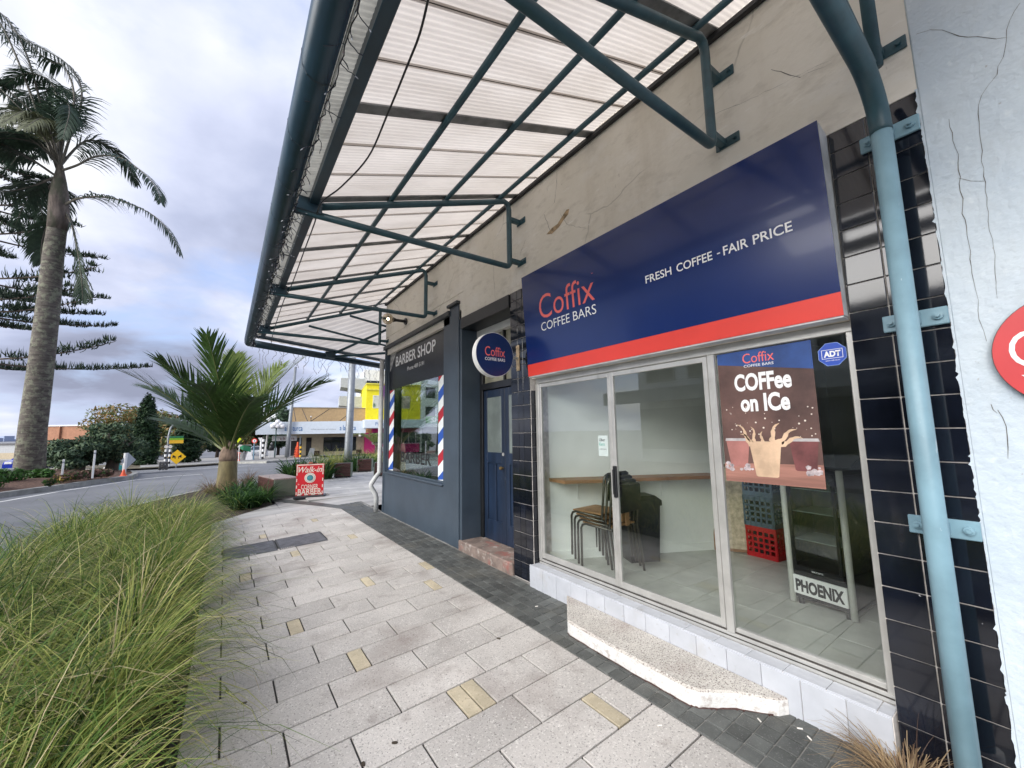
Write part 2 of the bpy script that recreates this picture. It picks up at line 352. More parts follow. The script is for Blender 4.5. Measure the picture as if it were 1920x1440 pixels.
dkplast = M('dark_plastic', (0.018, 0.020, 0.024), 0.4, scale=5, var=0.2)
# ------------------------------------------------------------------ ground, road, footpath
def gridsheet(name, x0, x1, ys, mat, dz, nx=2, gfun=g):
    mb = MB(); xs = [x0 + (x1 - x0) * i / (nx - 1) for i in range(nx)]
    vs = [(x, y, gfun(x, y) + dz) for y in ys for x in xs]
    mb.add(vs, [(j * nx + i, j * nx + i + 1, (j + 1) * nx + i + 1, (j + 1) * nx + i) for j in range(len(ys) - 1) for i in range(nx - 1)])
    return mb.build(name, mat, kind='structure')
def groad(x, y): return -0.13 - 0.03 * max(0.0, min(y, 110) - 27)
gridsheet('road', -2500, 2500, [-400, -30, 0, 27, 40, 60, 80, 110, 3000], asph, -0.10, gfun=groad)
fp = MB(); fp.add([(-2.80, -2.5, S * -2.80 - 0.014), (0.10, -2.5, -0.010), (0.10, 10.3, -0.010), (-2.80, 10.3, S * -2.80 - 0.014)], [(0, 1, 2, 3)])
footpath = fp.build('footpath', joint_m, kind='structure')
TH = -math.atan(S); CACHE = {}
def slab(w, l, mat, t=0.03, c=0.003):
    k = (round(w, 3), round(l, 3), mat.name)
    if k not in CACHE:
        mb = MB(); mb.bbox(-w / 2, w / 2, -l / 2, l / 2, -t, 0, c); me = mb.mesh('paver', mat); fixn(me); CACHE[k] = me
    return CACHE[k]
def lay(name, x0, x1, y0, y1, mat, gap=0.0105, lift=0.0):
    w, l = x1 - x0 - gap, y1 - y0 - gap
    if w < 0.02 or l < 0.02: return
    o = bpy.data.objects.new(name, slab(w, l, mat)); COL.objects.link(o); o.parent = footpath
    xm = (x0 + x1) / 2; o.location = (xm, (y0 + y1) / 2, S * xm + lift + rnd.uniform(-0.0012, 0.0012))
    o.rotation_euler = (rnd.uniform(-.0015, .0015), TH, 0)
XL, XR = -2.79, -0.50
yellow = {0: [(-.80, -.70)], 2: [(-1.41, -1.31), (-1.31, -1.21)], 5: [(-1.81, -1.70)], 8: [(-2.12, -2.01), (-.79, -.69)], 10: [(-1.31, -1.21), (-.60, -.50)],
          14: [(-2.43, -2.31)], 16: [(-1.81, -1.70)], 17: [(-.95, -.84)], 21: [(-2.1, -2.0)], 23: [(-1.2, -1.1)]}
k = -6
while True:
    y0 = 1.64 + 0.305 * k; y1 = y0 + 0.305
    if y0 > 9.9: break
    js = [-2.0 + 0.6 * i for i in range(-2, 4)] if k % 2 == 0 else [-1.7 + 0.6 * i for i in range(-2, 4)]
    js = sorted(set([j for j in js if XL + 0.08 < j < XR - 0.08]))
    ys_ = yellow.get(k, [])
    js = [j for j in js if not any(a - 0.12 < j < b + 0.12 for a, b in ys_)] + [q for ab in ys_ for q in ab]
    js = sorted(set([XL] + [round(j, 3) for j in js if XL < j < XR] + [XR]))
    for a, b in zip(js[:-1], js[1:]):
        ym = (y0 + y1) / 2
        if 7.02 < ym < 7.78 and b > -2.60 and a < -1.26:
            if a < -2.62: b = -2.615
            elif b > -1.24: a = -1.235
            else: continue
        lay('paver', a, b, y0, y1, paver_y if any(abs(a - q) < .01 and abs(b - r) < .01 for q, r in ys_) else paver_m)
    k += 1
# steel access covers set into the paving
cover_m = M('steel_cover', (0.16, 0.16, 0.165), 0.45, scale=9, var=0.3, metal=0.5, bump=1.0, bscale=70)
for a, b, lb in ((-2.60, -1.935, 'worn steel access cover in the paving next to the grass bed'), (-1.915, -1.25, 'ribbed steel access cover in the paving towards the barber door')):
    t = thing('access_cover', lb, 'cover', (a, 7.05, S * a)); mb = MB()
    for i in range(2): mb.bbox(a if i == 0 else b - .02, a + .02 if i == 0 else b, 7.04, 7.77, S * a - .012, S * (a if i == 0 else b) + .0035)
    for yy in (7.04, 7.75): mb.add([(a, yy, S * a + .003), (b, yy, S * b + .003), (b, yy + .02, S * b + .003), (a, yy + .02, S * a + .003)], [(0, 1, 2, 3)])
    mb.build('frame', M('cover_frame', (0.06, 0.06, 0.06), 0.5, var=.3), t)
    mb = MB(); mb.add([(a + .02, 7.06, S * a + .0005), (b - .02, 7.06, S * b + .0005), (b - .02, 7.75, S * b + .0005), (a + .02, 7.75, S * a + .0005)], [(0, 1, 2, 3)]); mb.build('lid', cover_m, t)
    mb = MB(); nrib = 22
    for i in range(nrib):
        u = a + .03 + (b - a - .06) * i / nrib; mb.add([(u, 7.07, S * u + .004), (u + .012, 7.07, S * u + .004), (min(b - .025, u + .1), 7.74, S * u + .006), (min(b - .037, u + .088), 7.74, S * u + .006)], [(0, 1, 2, 3)])
    mb.build('tread_rib', cover_m, t, kind='stuff')
# dark basalt strip along the shopfronts
mb = MB(); mb.add([(-.500, -1.6, S * -.5 - .006), (.09, -1.6, -.004), (.09, 10.2, -.004), (-.500, 10.2, S * -.5 - .006)], [(0, 1, 2, 3)]); mb.build('grout_bed', M('dark_strip_grout', (.24, .235, .22), .9, scale=8, var=.3), footpath)
cnt = 0; mbs = MB(); y = 0.55 - 20 * .103
while y < 10.1:
    for i in range(5):
        x0 = -0.497 + i * 0.104; x1 = x0 + 0.104
        if x0 > -0.27 and 1.5 < y < 2.45: continue
        if .5 < y < 6.55 and x1 < 0.06 and cnt < 300:
            lay('dark_tile', x0, min(x1, 0.05), y, y + 0.103, dark_m, gap=0.006); cnt += 1
        else:
            mbs.bbox(x0 + .002, x1 - .002, y + .002, y + .101, S * x0 - .02, S * min(x0 + .05, 0) + rnd.uniform(-.001, .001), .002)
    y += 0.103
mbs.build('dark_tile_field', dark_m, footpath, kind='stuff')
# bits of litter on the paving
lit = M('cigarette_paper', (0.75, 0.72, 0.66), 0.8)
for i, p in enumerate([(1500, 1368), (1518, 1386), (1237, 1362), (1424, 1352), (1096, 1139), (1006, 1138)]):
    P = gpt(p); mb = MB(); a = rnd.uniform(0, 3); d = Vector((math.cos(a), math.sin(a), 0)) * .013
    mb.tube([Vector(P) + Vector((0, 0, .005)) - d, Vector(P) + Vector((0, 0, .005)) + d], .004, 6)
    tag(mb.build('cigarette_butt', lit), 'pale cigarette butt lying on the dark paving strip by the shopfront', 'litter', 'cigarette butts on the dark strip')
leafm = M('dead_leaf', (0.06, 0.045, 0.03), 0.8)
for p in [(935, 1198), (450, 1163), (425, 1297), (458, 1319), (681, 1434), (740, 1394)]:
    P = gpt(p); mb = MB(); a = rnd.uniform(0, 3); q = .016
    mb.prism([(q * math.cos(t * .785) * (1.3 if t % 2 else 1), q * .6 * math.sin(t * .785)) for t in range(8)], Vector(P) + Vector((0, 0, .003)), (math.cos(a), math.sin(a), 0), (-math.sin(a), math.cos(a), 0), (0, 0, .003))
    tag(mb.build('dead_leaf', leafm), 'small dark dead leaf lying on the pale granite pavers', 'leaf', 'dead leaves on the pavers')
# plaza beyond the corner, with its dark band and pale stones
plaza_m = M('plaza_paving', (0.42, 0.41, 0.39), 0.6, scale=0.9, var=0.25, stretch=(0.35, 2.2, 1), bump=0.1, bscale=30)
overlay(plaza_m, (0.20, 0.19, 0.18), 1.1, 0.54, 0.62, stretch=(0.30, 2.6, 1), fac=0.6)  # dark streaks painted in for the long shadows across the plaza
pl = MB(); pl.add([(-1.55, 9.4, g(-1.55, 9) - .006), (0.0, 9.4, -.006), (14, 10, -.006), (22, 26.0, -.006), (3, 24.5, -.006), (-1.0, 19, g(-1, 9) - .006), (-1.55, 15, g(-1.55, 9) - .006)], [(0, 1, 6), (1, 5, 6), (1, 2, 3, 4), (1, 4, 5)])
pl.add([(-2.79, 9.3, S * -2.79 - .008), (-1.54, 9.3, S * -1.54 - .008), (-1.56, 11.7, S * -1.56 - .008), (-2.79, 10.25, S * -2.79 - .008)], [(0, 1, 2, 3)])
plaza = pl.build('plaza', plaza_m, kind='structure')
bd = [gpt(p) for p in [(470, 938), (520, 941), (600, 949), (659, 957), (703, 963), (703, 955), (655, 950), (600, 943), (525, 936), (480, 933)]]
mb = MB(); mb.add([(P[0], P[1], g(P[0], P[1]) + .003) for P in bd], [(0, 1, 8, 9), (1, 2, 7, 8), (2, 3, 6, 7), (3, 4, 5, 6)])
mb.build('dark_paving_band', dark_m, plaza)
lx = M('plaza_stone', (0.46, 0.45, 0.43), 0.6, scale=2, var=0.2, rand=0.18)
for j in range(22):
    yy = 11.2 + j * 0.45
    for i in range(5):
        x0 = -0.9 + i * 1.2 + (0.6 if j % 2 else 0) + max(0, (yy - 15) * .35)
        if x0 + 1.2 < -1.3 or yy > 15 + x0 * 1.6 + 6: continue
        mb = MB(); zz = max(g(x0, 9), g(x0 + 1.19, 9)); mb.bbox(x0, x0 + 1.19, yy, yy + .44, zz - .03, zz + .002); mb.build('plaza_slab', lx, plaza)
# planting bed
bed = MB(); bed.add([(-4.75, -2.5, -.12), (-2.83, -2.5, -.12), (-2.83, 10.2, -.145), (-1.6, 11.6, -.10), (-1.6, 15.2, -.09), (-3.2, 16.5, -.12), (-4.75, 13.5, -.12)], [(0, 1, 2, 6), (2, 3, 4, 5, 6)])
bed.build('planting_bed', soil, kind='structure')
mb = MB(); pts = [(-2.815, -2.5, -.12), (-2.815, 10.2, -.12), (-1.6, 11.6, -.08)]
for a, b in zip(pts[:-1], pts[1:]):
    d = (Vector(b) - Vector(a)).normalized(); nrm = Vector((d.y, -d.x, 0)) * .006
    mb.add([Vector(a) - nrm, Vector(a) + nrm, Vector(b) + nrm, Vector(b) - nrm] + [Vector(q) + Vector((0, 0, .012 if a[1] < 9 else .0)) for q in (Vector(a) - nrm, Vector(a) + nrm, Vector(b) + nrm, Vector(b) - nrm)],
           [(0, 1, 5, 4), (1, 2, 6, 5), (2, 3, 7, 6), (3, 0, 4, 7), (4, 5, 6, 7)])
tag(mb.build('garden_edging', M('steel_edging', (0.04, 0.038, 0.035), 0.5)), 'thin dark steel edging between the grass bed and the pavers', 'edging')
mb = MB()
pts = [(-4.8, -2.5), (-4.8, 13.5), (-3.2, 16.6), (-1.6, 15.3), (-1.0, 19.2), (3.0, 24.7), (22, 26.2)]
for i, (a, b) in enumerate(zip(pts[:-1], pts[1:])):
    a, b = Vector((*a, 0)), Vector((*b, 0)); d = (b - a).normalized(); nrm = Vector((-d.y, d.x, 0)) * .075
    zt = -.10 if i < 3 else -.02
    mb.add([a - nrm + Vector((0, 0, -.24)), b - nrm + Vector((0, 0, -.24)), b + nrm + Vector((0, 0, -.24)), a + nrm + Vector((0, 0, -.24)),
            a - nrm + Vector((0, 0, zt)), b - nrm + Vector((0, 0, zt)), b + nrm * .8 + Vector((0, 0, zt)), a + nrm * .8 + Vector((0, 0, zt))], [(0, 1, 5, 4), (1, 2, 6, 5), (2, 3, 7, 6), (3, 0, 4, 7), (4, 5, 6, 7)])
mb.build('kerb', conc, kind='structure')
# ------------------------------------------------------------------ the corner shop building
FX = 0.06
bld = thing('shop_building', 'long corner shop building with weathered beige render above tiled and painted shopfronts', 'building', (FX, 4.4, 0))
mb = MB(); mb.box(FX, .32, 5.0, 8.5, 3.27, 3.657); mb.box(FX + .012, .32, 5.0, 8.5, 3.657, 3.664); mb.box(FX, .32, 5.0, 8.5, 3.664, 7.2); mb.box(FX, .32, .28, 5.0, 3.27, 7.2)
upper = mb.build('upper_wall', render_m, bld)
# chipped plaster and cracks on the render
mb = MB(); ch = [(0, 0), (.10, .035), (.2, .04), (.30, .10), (.36, .13), (.40, .12), (.38, .07), (.30, .04), (.22, -.005), (.1, -.03)]
P = atx((1075, 385), FX); mb.prism([(a * .9, b) for a, b in ch], (FX + .004, P[1] + .42, P[2] - .13), (0, -1, 0), (0, 0, 1), (-.006, 0, 0))
mb.build('plaster_chip', M('broken_plaster', (0.34, 0.25, 0.15), 0.95, scale=20, var=0.5, bump=1, bscale=40), upper)
crk = M('dark_crack', (0.14, 0.13, 0.12), 0.95, scale=30, var=.5)  # flat dark colour of the cracks worn into the walls
def crack(parent, pts, x, wd=.004, seed=1):
    r = random.Random(seed); P = [atx(p, x) for p in pts]; fine = []
    for a, b in zip(P[:-1], P[1:]):
        n = max(2, int(np.linalg.norm(b - a) / .035))
        for i in range(n):
            q = a + (b - a) * i / n; fine.append((q[1] + r.uniform(-.004, .004), q[2] + r.uniform(-.005, .005)))
    fine.append((P[-1][1], P[-1][2])); mb = MB(); vs = []; n = len(fine)
    for i, (yy, zz) in enumerate(fine):
        ww = wd * r.uniform(.35, 1.0) * (1 - abs(i / n - .4)); vs += [(x - .0012, yy + ww, zz), (x - .0012, yy - ww, zz + ww * .4)]
    mb.add(vs, [(2 * i, 2 * i + 1, 2 * i + 3, 2 * i + 2) for i in range(n - 1)]); mb.build('crack', crk, parent)
for i, c in enumerate([[(1045, 305), (1044, 345), (1040, 380), (1020, 400), (1000, 430)], [(1050, 400), (1063, 420), (1080, 425), (1100, 428)], [(1000, 432), (985, 450), (975, 480)],
                       [(1020, 402), (1035, 440), (1062, 422)], [(1445, 130), (1500, 145), (1560, 118)], [(1340, 215), (1420, 180), (1500, 140), (1560, 112)]]): crack(upper, c, FX, .003, i)
# body behind the facade (walls, ceiling, roof) so the rooms are closed
mb = MB(); mb.box(.32, 6.3, .28, 8.4, 3.0, 3.2); mb.box(.32, 6.3, .28, 8.4, 7.0, 7.2); mb.box(6.1, 6.3, .28, 8.4, 3.2, 7.0); mb.box(.32, 6.1, 8.25, 8.45, 3.2, 7.0)
mb.build('floor_slab', ceil_m, bld)
mb = MB(); mb.box(.10, .32, .65, 3.475, 2.185, 3.27); mb.build('sign_backing', render_m, bld)
# tiled pillars
def pillar(y0, y1, cols, ret=None):
    mb = MB(); mb.box(FX + .010, .34, y0, y1 - (.012 if ret else 0), -.02, 3.27)
    p = mb.build('pillar', tgrout, bld); zt = [3.27] + [3.150 - .1564 * i for i in range(20)] + [0.0]
    for zb, za in zip(zt[1:], zt[:-1]):
        if za - zb < .02: continue
        for a, b in zip(cols[:-1], cols[1:]):
            t = MB(); t.bbox(FX + rnd.uniform(-.0012, .0006), FX + .012, b + .0028, a - .0028, max(zb, .002) + .0028, za - .0028, .002); o = t.build('tile', btile, p)
        if ret:
            t = MB(); t.bbox(FX + .014, ret, y0 - .010, y0 + .0005, max(zb, .216 if zb < .2 else zb) + .0018, za - .0018, .002)
            if za < 2.2: t.build('tile', btile, p)
    return p
pillar(.283, .650, [.650, .488, .283])
pillar(3.475, 3.832, [3.832, 3.690, 3.595, 3.477], ret=.20)
# ragged white paint lapping onto the tile edge
r_ = random.Random(3); mb = MB(); zz = 0.02; vs = []
while zz < 3.28: vs += [(FX - .003, .272, zz), (FX - .003, .2825 + abs(r_.gauss(0, .0035)) + (.008 if r_.random() < .06 else 0), zz)]; zz += r_.uniform(.006, .03)
mb.add(vs, [(2 * i, 2 * i + 1, 2 * i + 3, 2 * i + 2) for i in range(len(vs) // 2 - 1)])
ragged = mb
# plinth of white tiles under the coffee bar window
mb = MB(); mb.box(.008, .30, .652, 3.472, -.03, .209); plinth = mb.build('plinth', tgrout, bld)
yj = [3.372, 3.258]
while yj[-1] > .85: yj.append(yj[-1] - .2022)
yj.append(.654)
for a, b in zip(yj[:-1], yj[1:]):
    t = MB(); t.bbox(rnd.uniform(-.001, .0015), .012, b + .0015, a - .0015, -.012, .205, .002); t.build('tile', wtile, plinth)
yj2 = [3.46] + [3.17 - .205 * i for i in range(13)] + [.654]
for a, b in zip(yj2[:-1], yj2[1:]):
    if a - b > .03: t = MB(); t.bbox(.006, .122, b + .0015, a - .0015, .203, .215 + rnd.uniform(-.001, .001), .002); t.build('tile', wtile, plinth)
mb = MB(); mb.box(.004, .02, 3.372, 3.47, -.02, .215); mb.build('plinth_end', wtile, plinth)
# aluminium window wall with sliding doors
fr = MB()
for q in [(.125, .185, .652, 3.455, .212, .262), (.125, .185, .652, 3.455, 2.125, 2.184), (.122, .190, 3.405, 3.458, .2625, 2.1245), (.122, .190, .651, .690, .2625, 2.1245),
          (.118, .150, 1.436, 1.486, .2625, 2.1245), (.13, .19, .652, 3.455, .2625, .2755)]: fr.bbox(*q, .004)
wf = fr.build('window_frame', alu, bld)
def leaf(y0, y1, x0, x1, name):
    f = MB(); f.bbox(x0, x1, y1 - .034, y1, .278, 2.12, .003); f.bbox(x0, x1, y0, y0 + .034, .278, 2.12, .003)
    f.bbox(x0 + .001, x1 - .001, y0 + .034, y1 - .034, .278, .328, .003); f.bbox(x0 + .001, x1 - .001, y0 + .034, y1 - .034, 2.08, 2.12, .003)
    o = f.build(name, alu, bld); p = MB(); xm = (x0 + x1) / 2; p.box(xm - .003, xm + .003, y0 + .03, y1 - .03, .324, 2.084); p.build('pane', clear, o); return o
leaf(2.395, 3.404, .128, .158, 'sliding_door')
l2 = leaf(1.492, 2.392, .126, .156, 'sliding_door')
mb = MB(); mb.bbox(.100, .127, 2.352, 2.385, 1.02, 1.29, .008); mb.bbox(.085, .102, 2.360, 2.378, 1.05, 1.26, .006); mb.build('handle', blackp, l2)
mb = MB(); mb.box(.150, .156, .688, 1.44, .274, 2.128); mb.build('pane', clear, wf)
mb = MB(); mb.bbox(.13, .17, .69, 1.43, .2757, .30, .003); mb.build('bottom_bead', alu, wf)
mb = MB(); mb.box(.1225, .126, .655, 3.45, .236, .243); mb.box(.1285, .131, .655, 3.45, .2635, .2745); mb.build('track_groove', M('dark_track_line', (.05, .045, .04), .8, var=.4, scale=12), wf)  # dark strips drawn along the bottom rail as track lines
# terrazzo entry step
terr = M('worn_terrazzo', (0.54, 0.51, 0.46), 0.85, scale=5, var=0.1, bump=0.6, bscale=70)
overlay(terr, (0.74, 0.71, 0.66), 90, 0.52, 0.62, fac=0.8); overlay(terr, (0.09, 0.055, 0.05), 105, 0.54, 0.60, fac=0.85)
overlay(terr, (0.26, 0.18, 0.16), 2.2, 0.52, 0.70, fac=0.45)
whit = M('flaking_white_paint', (0.74, 0.73, 0.70), 0.8, scale=9, var=0.1, bump=0.5, bscale=60); overlay(whit, (0.40, 0.34, 0.30), 16, 0.56, 0.66, fac=0.7); overlay(whit, (0.5, .47, .44), 40, .55, .65, fac=.6)
poly = [(-.004, 2.905), (-.335, 2.545), (-.352, 2.49), (-.360, 1.90), (-.355, 1.50), (-.335, 1.44), (-.18, 1.30), (-.06, 1.13), (-.004, 1.10)]
mb = MB(); n = len(poly); mb.add([(x, y, .076 - .004 * (x < -.2)) for x, y in poly] + [(x * .985, y, .084) for x, y in [(a * .97, 2 + (b - 2) * .99) for a, b in poly]], [tuple(range(n, 2 * n))] + [(i, (i + 1) % n, n + (i + 1) % n, n + i) for i in range(n)])
mb.build('entry_step_top', terr, bld)
mb = MB(); mb.add([(x, y, S * x - .02) for x, y in poly] + [(x, y, .076 - .004 * (x < -.2)) for x, y in poly], [(i, (i + 1) % n, n + (i + 1) % n, n + i) for i in range(n)]); mb.build('entry_step_face', whit, bld)
mb = MB(); rr = random.Random(5); pe = [(x * 1.012, y) for x, y in poly[1:8]]; vs = []
for (x, y), (x2, y2) in zip(pe[:-1], pe[1:]):
    for i in range(8):
        a = i / 8; q = (x + (x2 - x) * a, y + (y2 - y) * a); vs += [(q[0] - .001, q[1], S * q[0] - .01), (q[0] - .001, q[1], S * q[0] + rr.uniform(.004, .010))]
mb.add(vs, [(2 * i, 2 * i + 1, 2 * i + 3, 2 * i + 2) for i in range(len(vs) // 2 - 1)]); mb.build('step_base_stain', M('red_brown_dirt', (0.09, 0.045, 0.04), 0.95, var=.4, scale=20), bld)
# recessed double door between the pillar and the barber shop
DX = .40
mb = MB(); mb.bbox(FX, .42, 5.06, 5.12, 0, 3.40, .004); mb.box(FX + .02, .6, 3.83, 5.06, 3.20, 3.40); mb.build('recess_reveal', slate, bld)
mb = MB(); mb.bbox(FX - .02, .42, 3.835, 5.058, 3.10, 3.265, .006); mb.bbox(.36, .46, 3.835, 5.058, 3.02, 3.10); mb.bbox(.36, .46, 4.985, 5.058, .13, 3.02); mb.bbox(.36, .46, 3.835, 3.90, .13, 3.02); mb.bbox(.352, .46, 3.90, 4.985, 2.205, 2.30); mb.bbox(.37, .45, 4.43, 4.455, 2.30, 3.02)
df = mb.build('door_frame', blackp, bld)
mb = MB(); mb.box(.41, .416, 3.90, 4.985, 2.30, 3.02); mb.build('transom_pane', M('dusty_transom_glass', (0.30, 0.29, 0.22), 0.15, scale=3, var=0.25), df)
step_m = M('worn_concrete_step', (0.22, 0.17, 0.145), 0.85, scale=6, var=0.3, bump=.6, bscale=40); overlay(step_m, (0.34, 0.10, 0.08), 4, 0.55, 0.66, fac=.7); overlay(step_m, (0.5, 0.46, 0.42), 9, 0.56, 0.66, fac=.7)
mb = MB(); mb.bbox(.035, .46, 3.838, 5.118, -.03, .128, .012); mb.build('door_step', step_m, bld)
for y0, y1 in ((4.448, 4.982), (3.904, 4.442)):
    d = MB(); d.bbox(.402, .44, y0, y1, .132, 2.203, .002)
    st = .085; ym = (y0 + y1) / 2
    for q in [(y0, y0 + st, .134, 2.20), (y1 - st, y1, .134, 2.20), (y0 + st, y1 - st, .134, .40), (y0 + st, y1 - st, 1.17, 1.32), (y0 + st, y1 - st, 2.09, 2.20), (ym - .035, ym + .035, .40, 1.17)]: d.bbox(.385, .4025, *q, .006)
    dd = d.build('door', navy, bld)
    gp = MB(); gp.box(.391, .401, y0 + st, y1 - st, 1.32, 2.09); gp.build('pane', M('grey_door_glass', (0.17, 0.20, 0.19), 0.12, scale=2, var=0.2), dd)
    if y0 > 4.4:
        kn = MB(); kn.tube([(.386, y0 + .045, 1.12), (.350, y0 + .045, 1.12), (.345, y0 + .045, 1.12), (.325, y0 + .045, 1.12)], [.010, .010, .026, .018], 12); kn.build('handle', M('brass', (0.35, 0.24, 0.10), 0.35, metal=.8), dd)
        kn = MB(); kn.tube([(.386, y0 + .045, 1.30), (.380, y0 + .045, 1.30)], .024, 14); kn.build('lock', alu, dd)
# barber shop front
mb = MB(); mb.box(FX, .26, 5.121, 8.5, -.03, .795); mb.box(FX, .26, 5.121, 5.65, .795, 3.42); mb.box(FX, .26, 8.375, 8.5, .795, 3.42); mb.box(FX + .04, .26, 5.65, 8.375, 3.36, 3.42)
mb.bbox(FX - .018, FX + .001, 5.1205, 5.415, 0.0, 3.50, .006); mb.bbox(FX - .012, FX + .001, 8.42, 8.5, 0, 3.45, .004)
bw = mb.build('barber_front', slate, bld)
mb = MB(); mb.bbox(FX - .05, FX + .01, 5.40, 8.52, 3.385, 3.465, .008); mb.bbox(FX - .065, FX + .01, 5.10, 5.43, 3.50, 3.545, .006); mb.build('cornice_trim', M('dark_trim', (0.045, 0.05, 0.052), 0.5, var=.2), bld)
mb = MB(); mb.bbox(FX - .03, FX + .09, 5.64, 8.385, .795, .825, .006); mb.build('window_sill', slate, bld)
mb = MB()
for q in [(5.652, 5.685, .826, 3.36), (8.34, 8.373, .826, 3.36), (5.685, 8.34, 3.32, 3.36), (5.685, 8.34, .826, .85)]: mb.bbox(FX + .03, FX + .08, *q, .004)
bwf = mb.build('barber_window_frame', slate, bld)
GX = FX + .062
mb = MB(); mb.box(GX, GX + .006, 5.68, 8.345, .848, 3.325); mb.build('pane', barber_glass, bwf)
mb = MB(); mb.box(GX - .006, GX - .003, 5.69, 8.335, 2.52, 3.318); blk = mb.build('black_sign_film', blackw, bwf)
text('lettering', 'BARBER SHOP', white_t, blk, (GX - .006, 8.00, 2.965), (0, -1, 0), (0, 0, 1), w=1.93, h=.21, bold=.018)
text('lettering', 'Phone 489 5191', white_t, blk, (GX - .006, 7.35, 2.80), (0, -1, 0), (0, 0, 1), w=.80, h=.075)
mb = MB(); mb.prism([(0, 0), (.40, 0), (0, -.42)], (GX - .0065, 8.335, 3.318), (0, -1, 0), (0, 0, 1), (-.001, 0, 0)); tri = mb.build('corner_print', M('pale_print', (0.45, 0.45, 0.44), 0.5), bwf)
mb = MB()
for i in range(3):
    for j in range(3 - i): mb.lathe((0, 0, 0), [(0, 0)], 3) if False else mb.box(GX - .0085, GX - .0078, 8.30 - i * .11 - .03, 8.30 - i * .11, 3.26 - j * .11 - .05, 3.26 - j * .11)
mb.build('corner_print_mark', black_t, tri)
text('lettering', 'BARBER', black_t, bwf, (GX - .004, 7.62, 1.06), (0, -1, 0), (0, 0, 1), w=1.40, h=.20, bold=.014)
def stripes(y0, z0, z1, wd=.26):
    cols = [M('print_white', (0.80, 0.84, 0.84), .5, var=.02), M('print_blue', (0.02, 0.09, 0.42), .5, var=.02), M('print_white', 0), M('print_red', (0.42, 0.015, 0.03), .5, var=.02)]
    mb = MB(); z = z0 - .3; i = 0; h = .17
    def clip(a): return min(max(a, z0), z1)
    while z < z1:
        q = [(y0, clip(z)), (y0 - wd, clip(z + .16)), (y0 - wd, clip(z + h + .16)), (y0, clip(z + h))]
        mb.cur = (0, 1, 0, 2)[i % 4]; i += 1; z += h
        if max(b for a, b in q) - min(b for a, b in q) > .005: mb.add([(GX - .004, a, b) for a, b in q], [(0, 1, 2, 3)])
    mb.build('barber_pole_stripe', [cols[0], cols[1], cols[3]], bwf)
stripes(8.325, .86, 2.50); stripes(5.955, .86, 2.60)
# rooms behind the glass
mb = MB(); mb.box(.20, 5.9, .30, 3.9, .14, .19); shop_floor = mb.build('shop_floor', grout_m, kind='structure')
for i in range(9):
    for j in range(7):
        x0, y0 = .30 + i * .45, .62 + j * .45
        if x0 > 4.2: continue
        w_ = min(.447, 3.5 - y0)
        if w_ > .05: t = MB(); t.bbox(x0 if i else .195, x0 + .447, y0, y0 + w_, .188, .2005, .002); t.build('floor_tile', floor_t, shop_floor)
mb = MB(); A, B = Vector((.20, 3.535, 0)), Vector((2.30, 2.47, 0)); d = (B - A).normalized(); nr = Vector((d.y, -d.x, 0))
mb.add([A + Vector((0, 0, .19)), B + Vector((0, 0, .19)), B + Vector((0, 0, 3.0)), A + Vector((0, 0, 3.0))] + [q - nr * .1 for q in (A + Vector((0, 0, .19)), B + Vector((0, 0, .19)), B + Vector((0, 0, 3.0)), A + Vector((0, 0, 3.0)))], [(0, 1, 2, 3), (4, 5, 6, 7), (0, 1, 5, 4), (2, 3, 7, 6), (1, 2, 6, 5), (0, 3, 7, 4)])
mb.box(2.31, 6.0, 2.47, 2.57, .19, 3.0); mb.box(5.9, 6.0, .30, 2.46, .19, 3.0); mb.box(.35, 5.9, .20, .30, .19, 3.0)
mb.build('interior_wall', plast, kind='structure')
mb = MB(); mb.bbox(*(0, 0.001, 0, .001, 0, .001)) if False else None
sk = MB(); sk.add([A + nr * .012 + Vector((0, 0, .2)), B + nr * .012 + Vector((0, 0, .2)), B + nr * .012 + Vector((0, 0, .29)), A + nr * .012 + Vector((0, 0, .29)), A + Vector((0, 0, .29)), B + Vector((0, 0, .29))], [(0, 1, 2, 3), (3, 2, 5, 4)]); sk.build('skirting', plast, kind='structure')
mb = MB(); mb.box(.27, 5.8, 5.13, 8.30, -.03, .16); mb.build('barber_floor', M('barber_floor', (0.20, 0.21, 0.20), .4, var=.1), kind='structure')
mb = MB(); mb.box(.47, 5.8, 5.13, 5.16, .16, 3.0); mb.box(5.7, 5.8, 5.13, 8.3, .16, 3.0); mb.build('barber_wall', M('barber_interior', (0.25, 0.29, 0.28), .8, var=.1), kind='structure')
# second street front, seen through the barber window
T2 = Vector((.902, .432, 0)); N2 = Vector((-.432, .902, 0)); K0 = Vector((FX, 8.5, 0))
def q2(u, v, z): return K0 + T2 * u + N2 * v + Vector((0, 0, z))
def box2(mb, u0, u1, v0, v1, z0, z1): mb.add([q2(u, v, z) for u in (u0, u1) for v in (v0, v1) for z in (z0, z1)], [(0, 1, 3, 2), (4, 6, 7, 5), (0, 4, 5, 1), (2, 3, 7, 6), (0, 2, 6, 4), (1, 5, 7, 3)])
mb = MB(); box2(mb, .25, 6.2, -.2, 0, -.05, .80); box2(mb, .25, .30, -.2, 0, .8, 3.4); box2(mb, 5.2, 6.2, -.2, 0, .8, 3.4); box2(mb, 2.6, 2.7, -.12, -.05, .8, 2.8); box2(mb, 0.05, 6.2, -.2, 0, 3.41, 7.1); box2(mb, .30, 5.2, -.2, 0, 2.9, 3.4)
sf = mb.build('side_street_front', slate, bld)
mb = MB(); box2(mb, .30, 5.2, -.08, -.074, .8, 2.9); mb.build('pane', clear, sf)
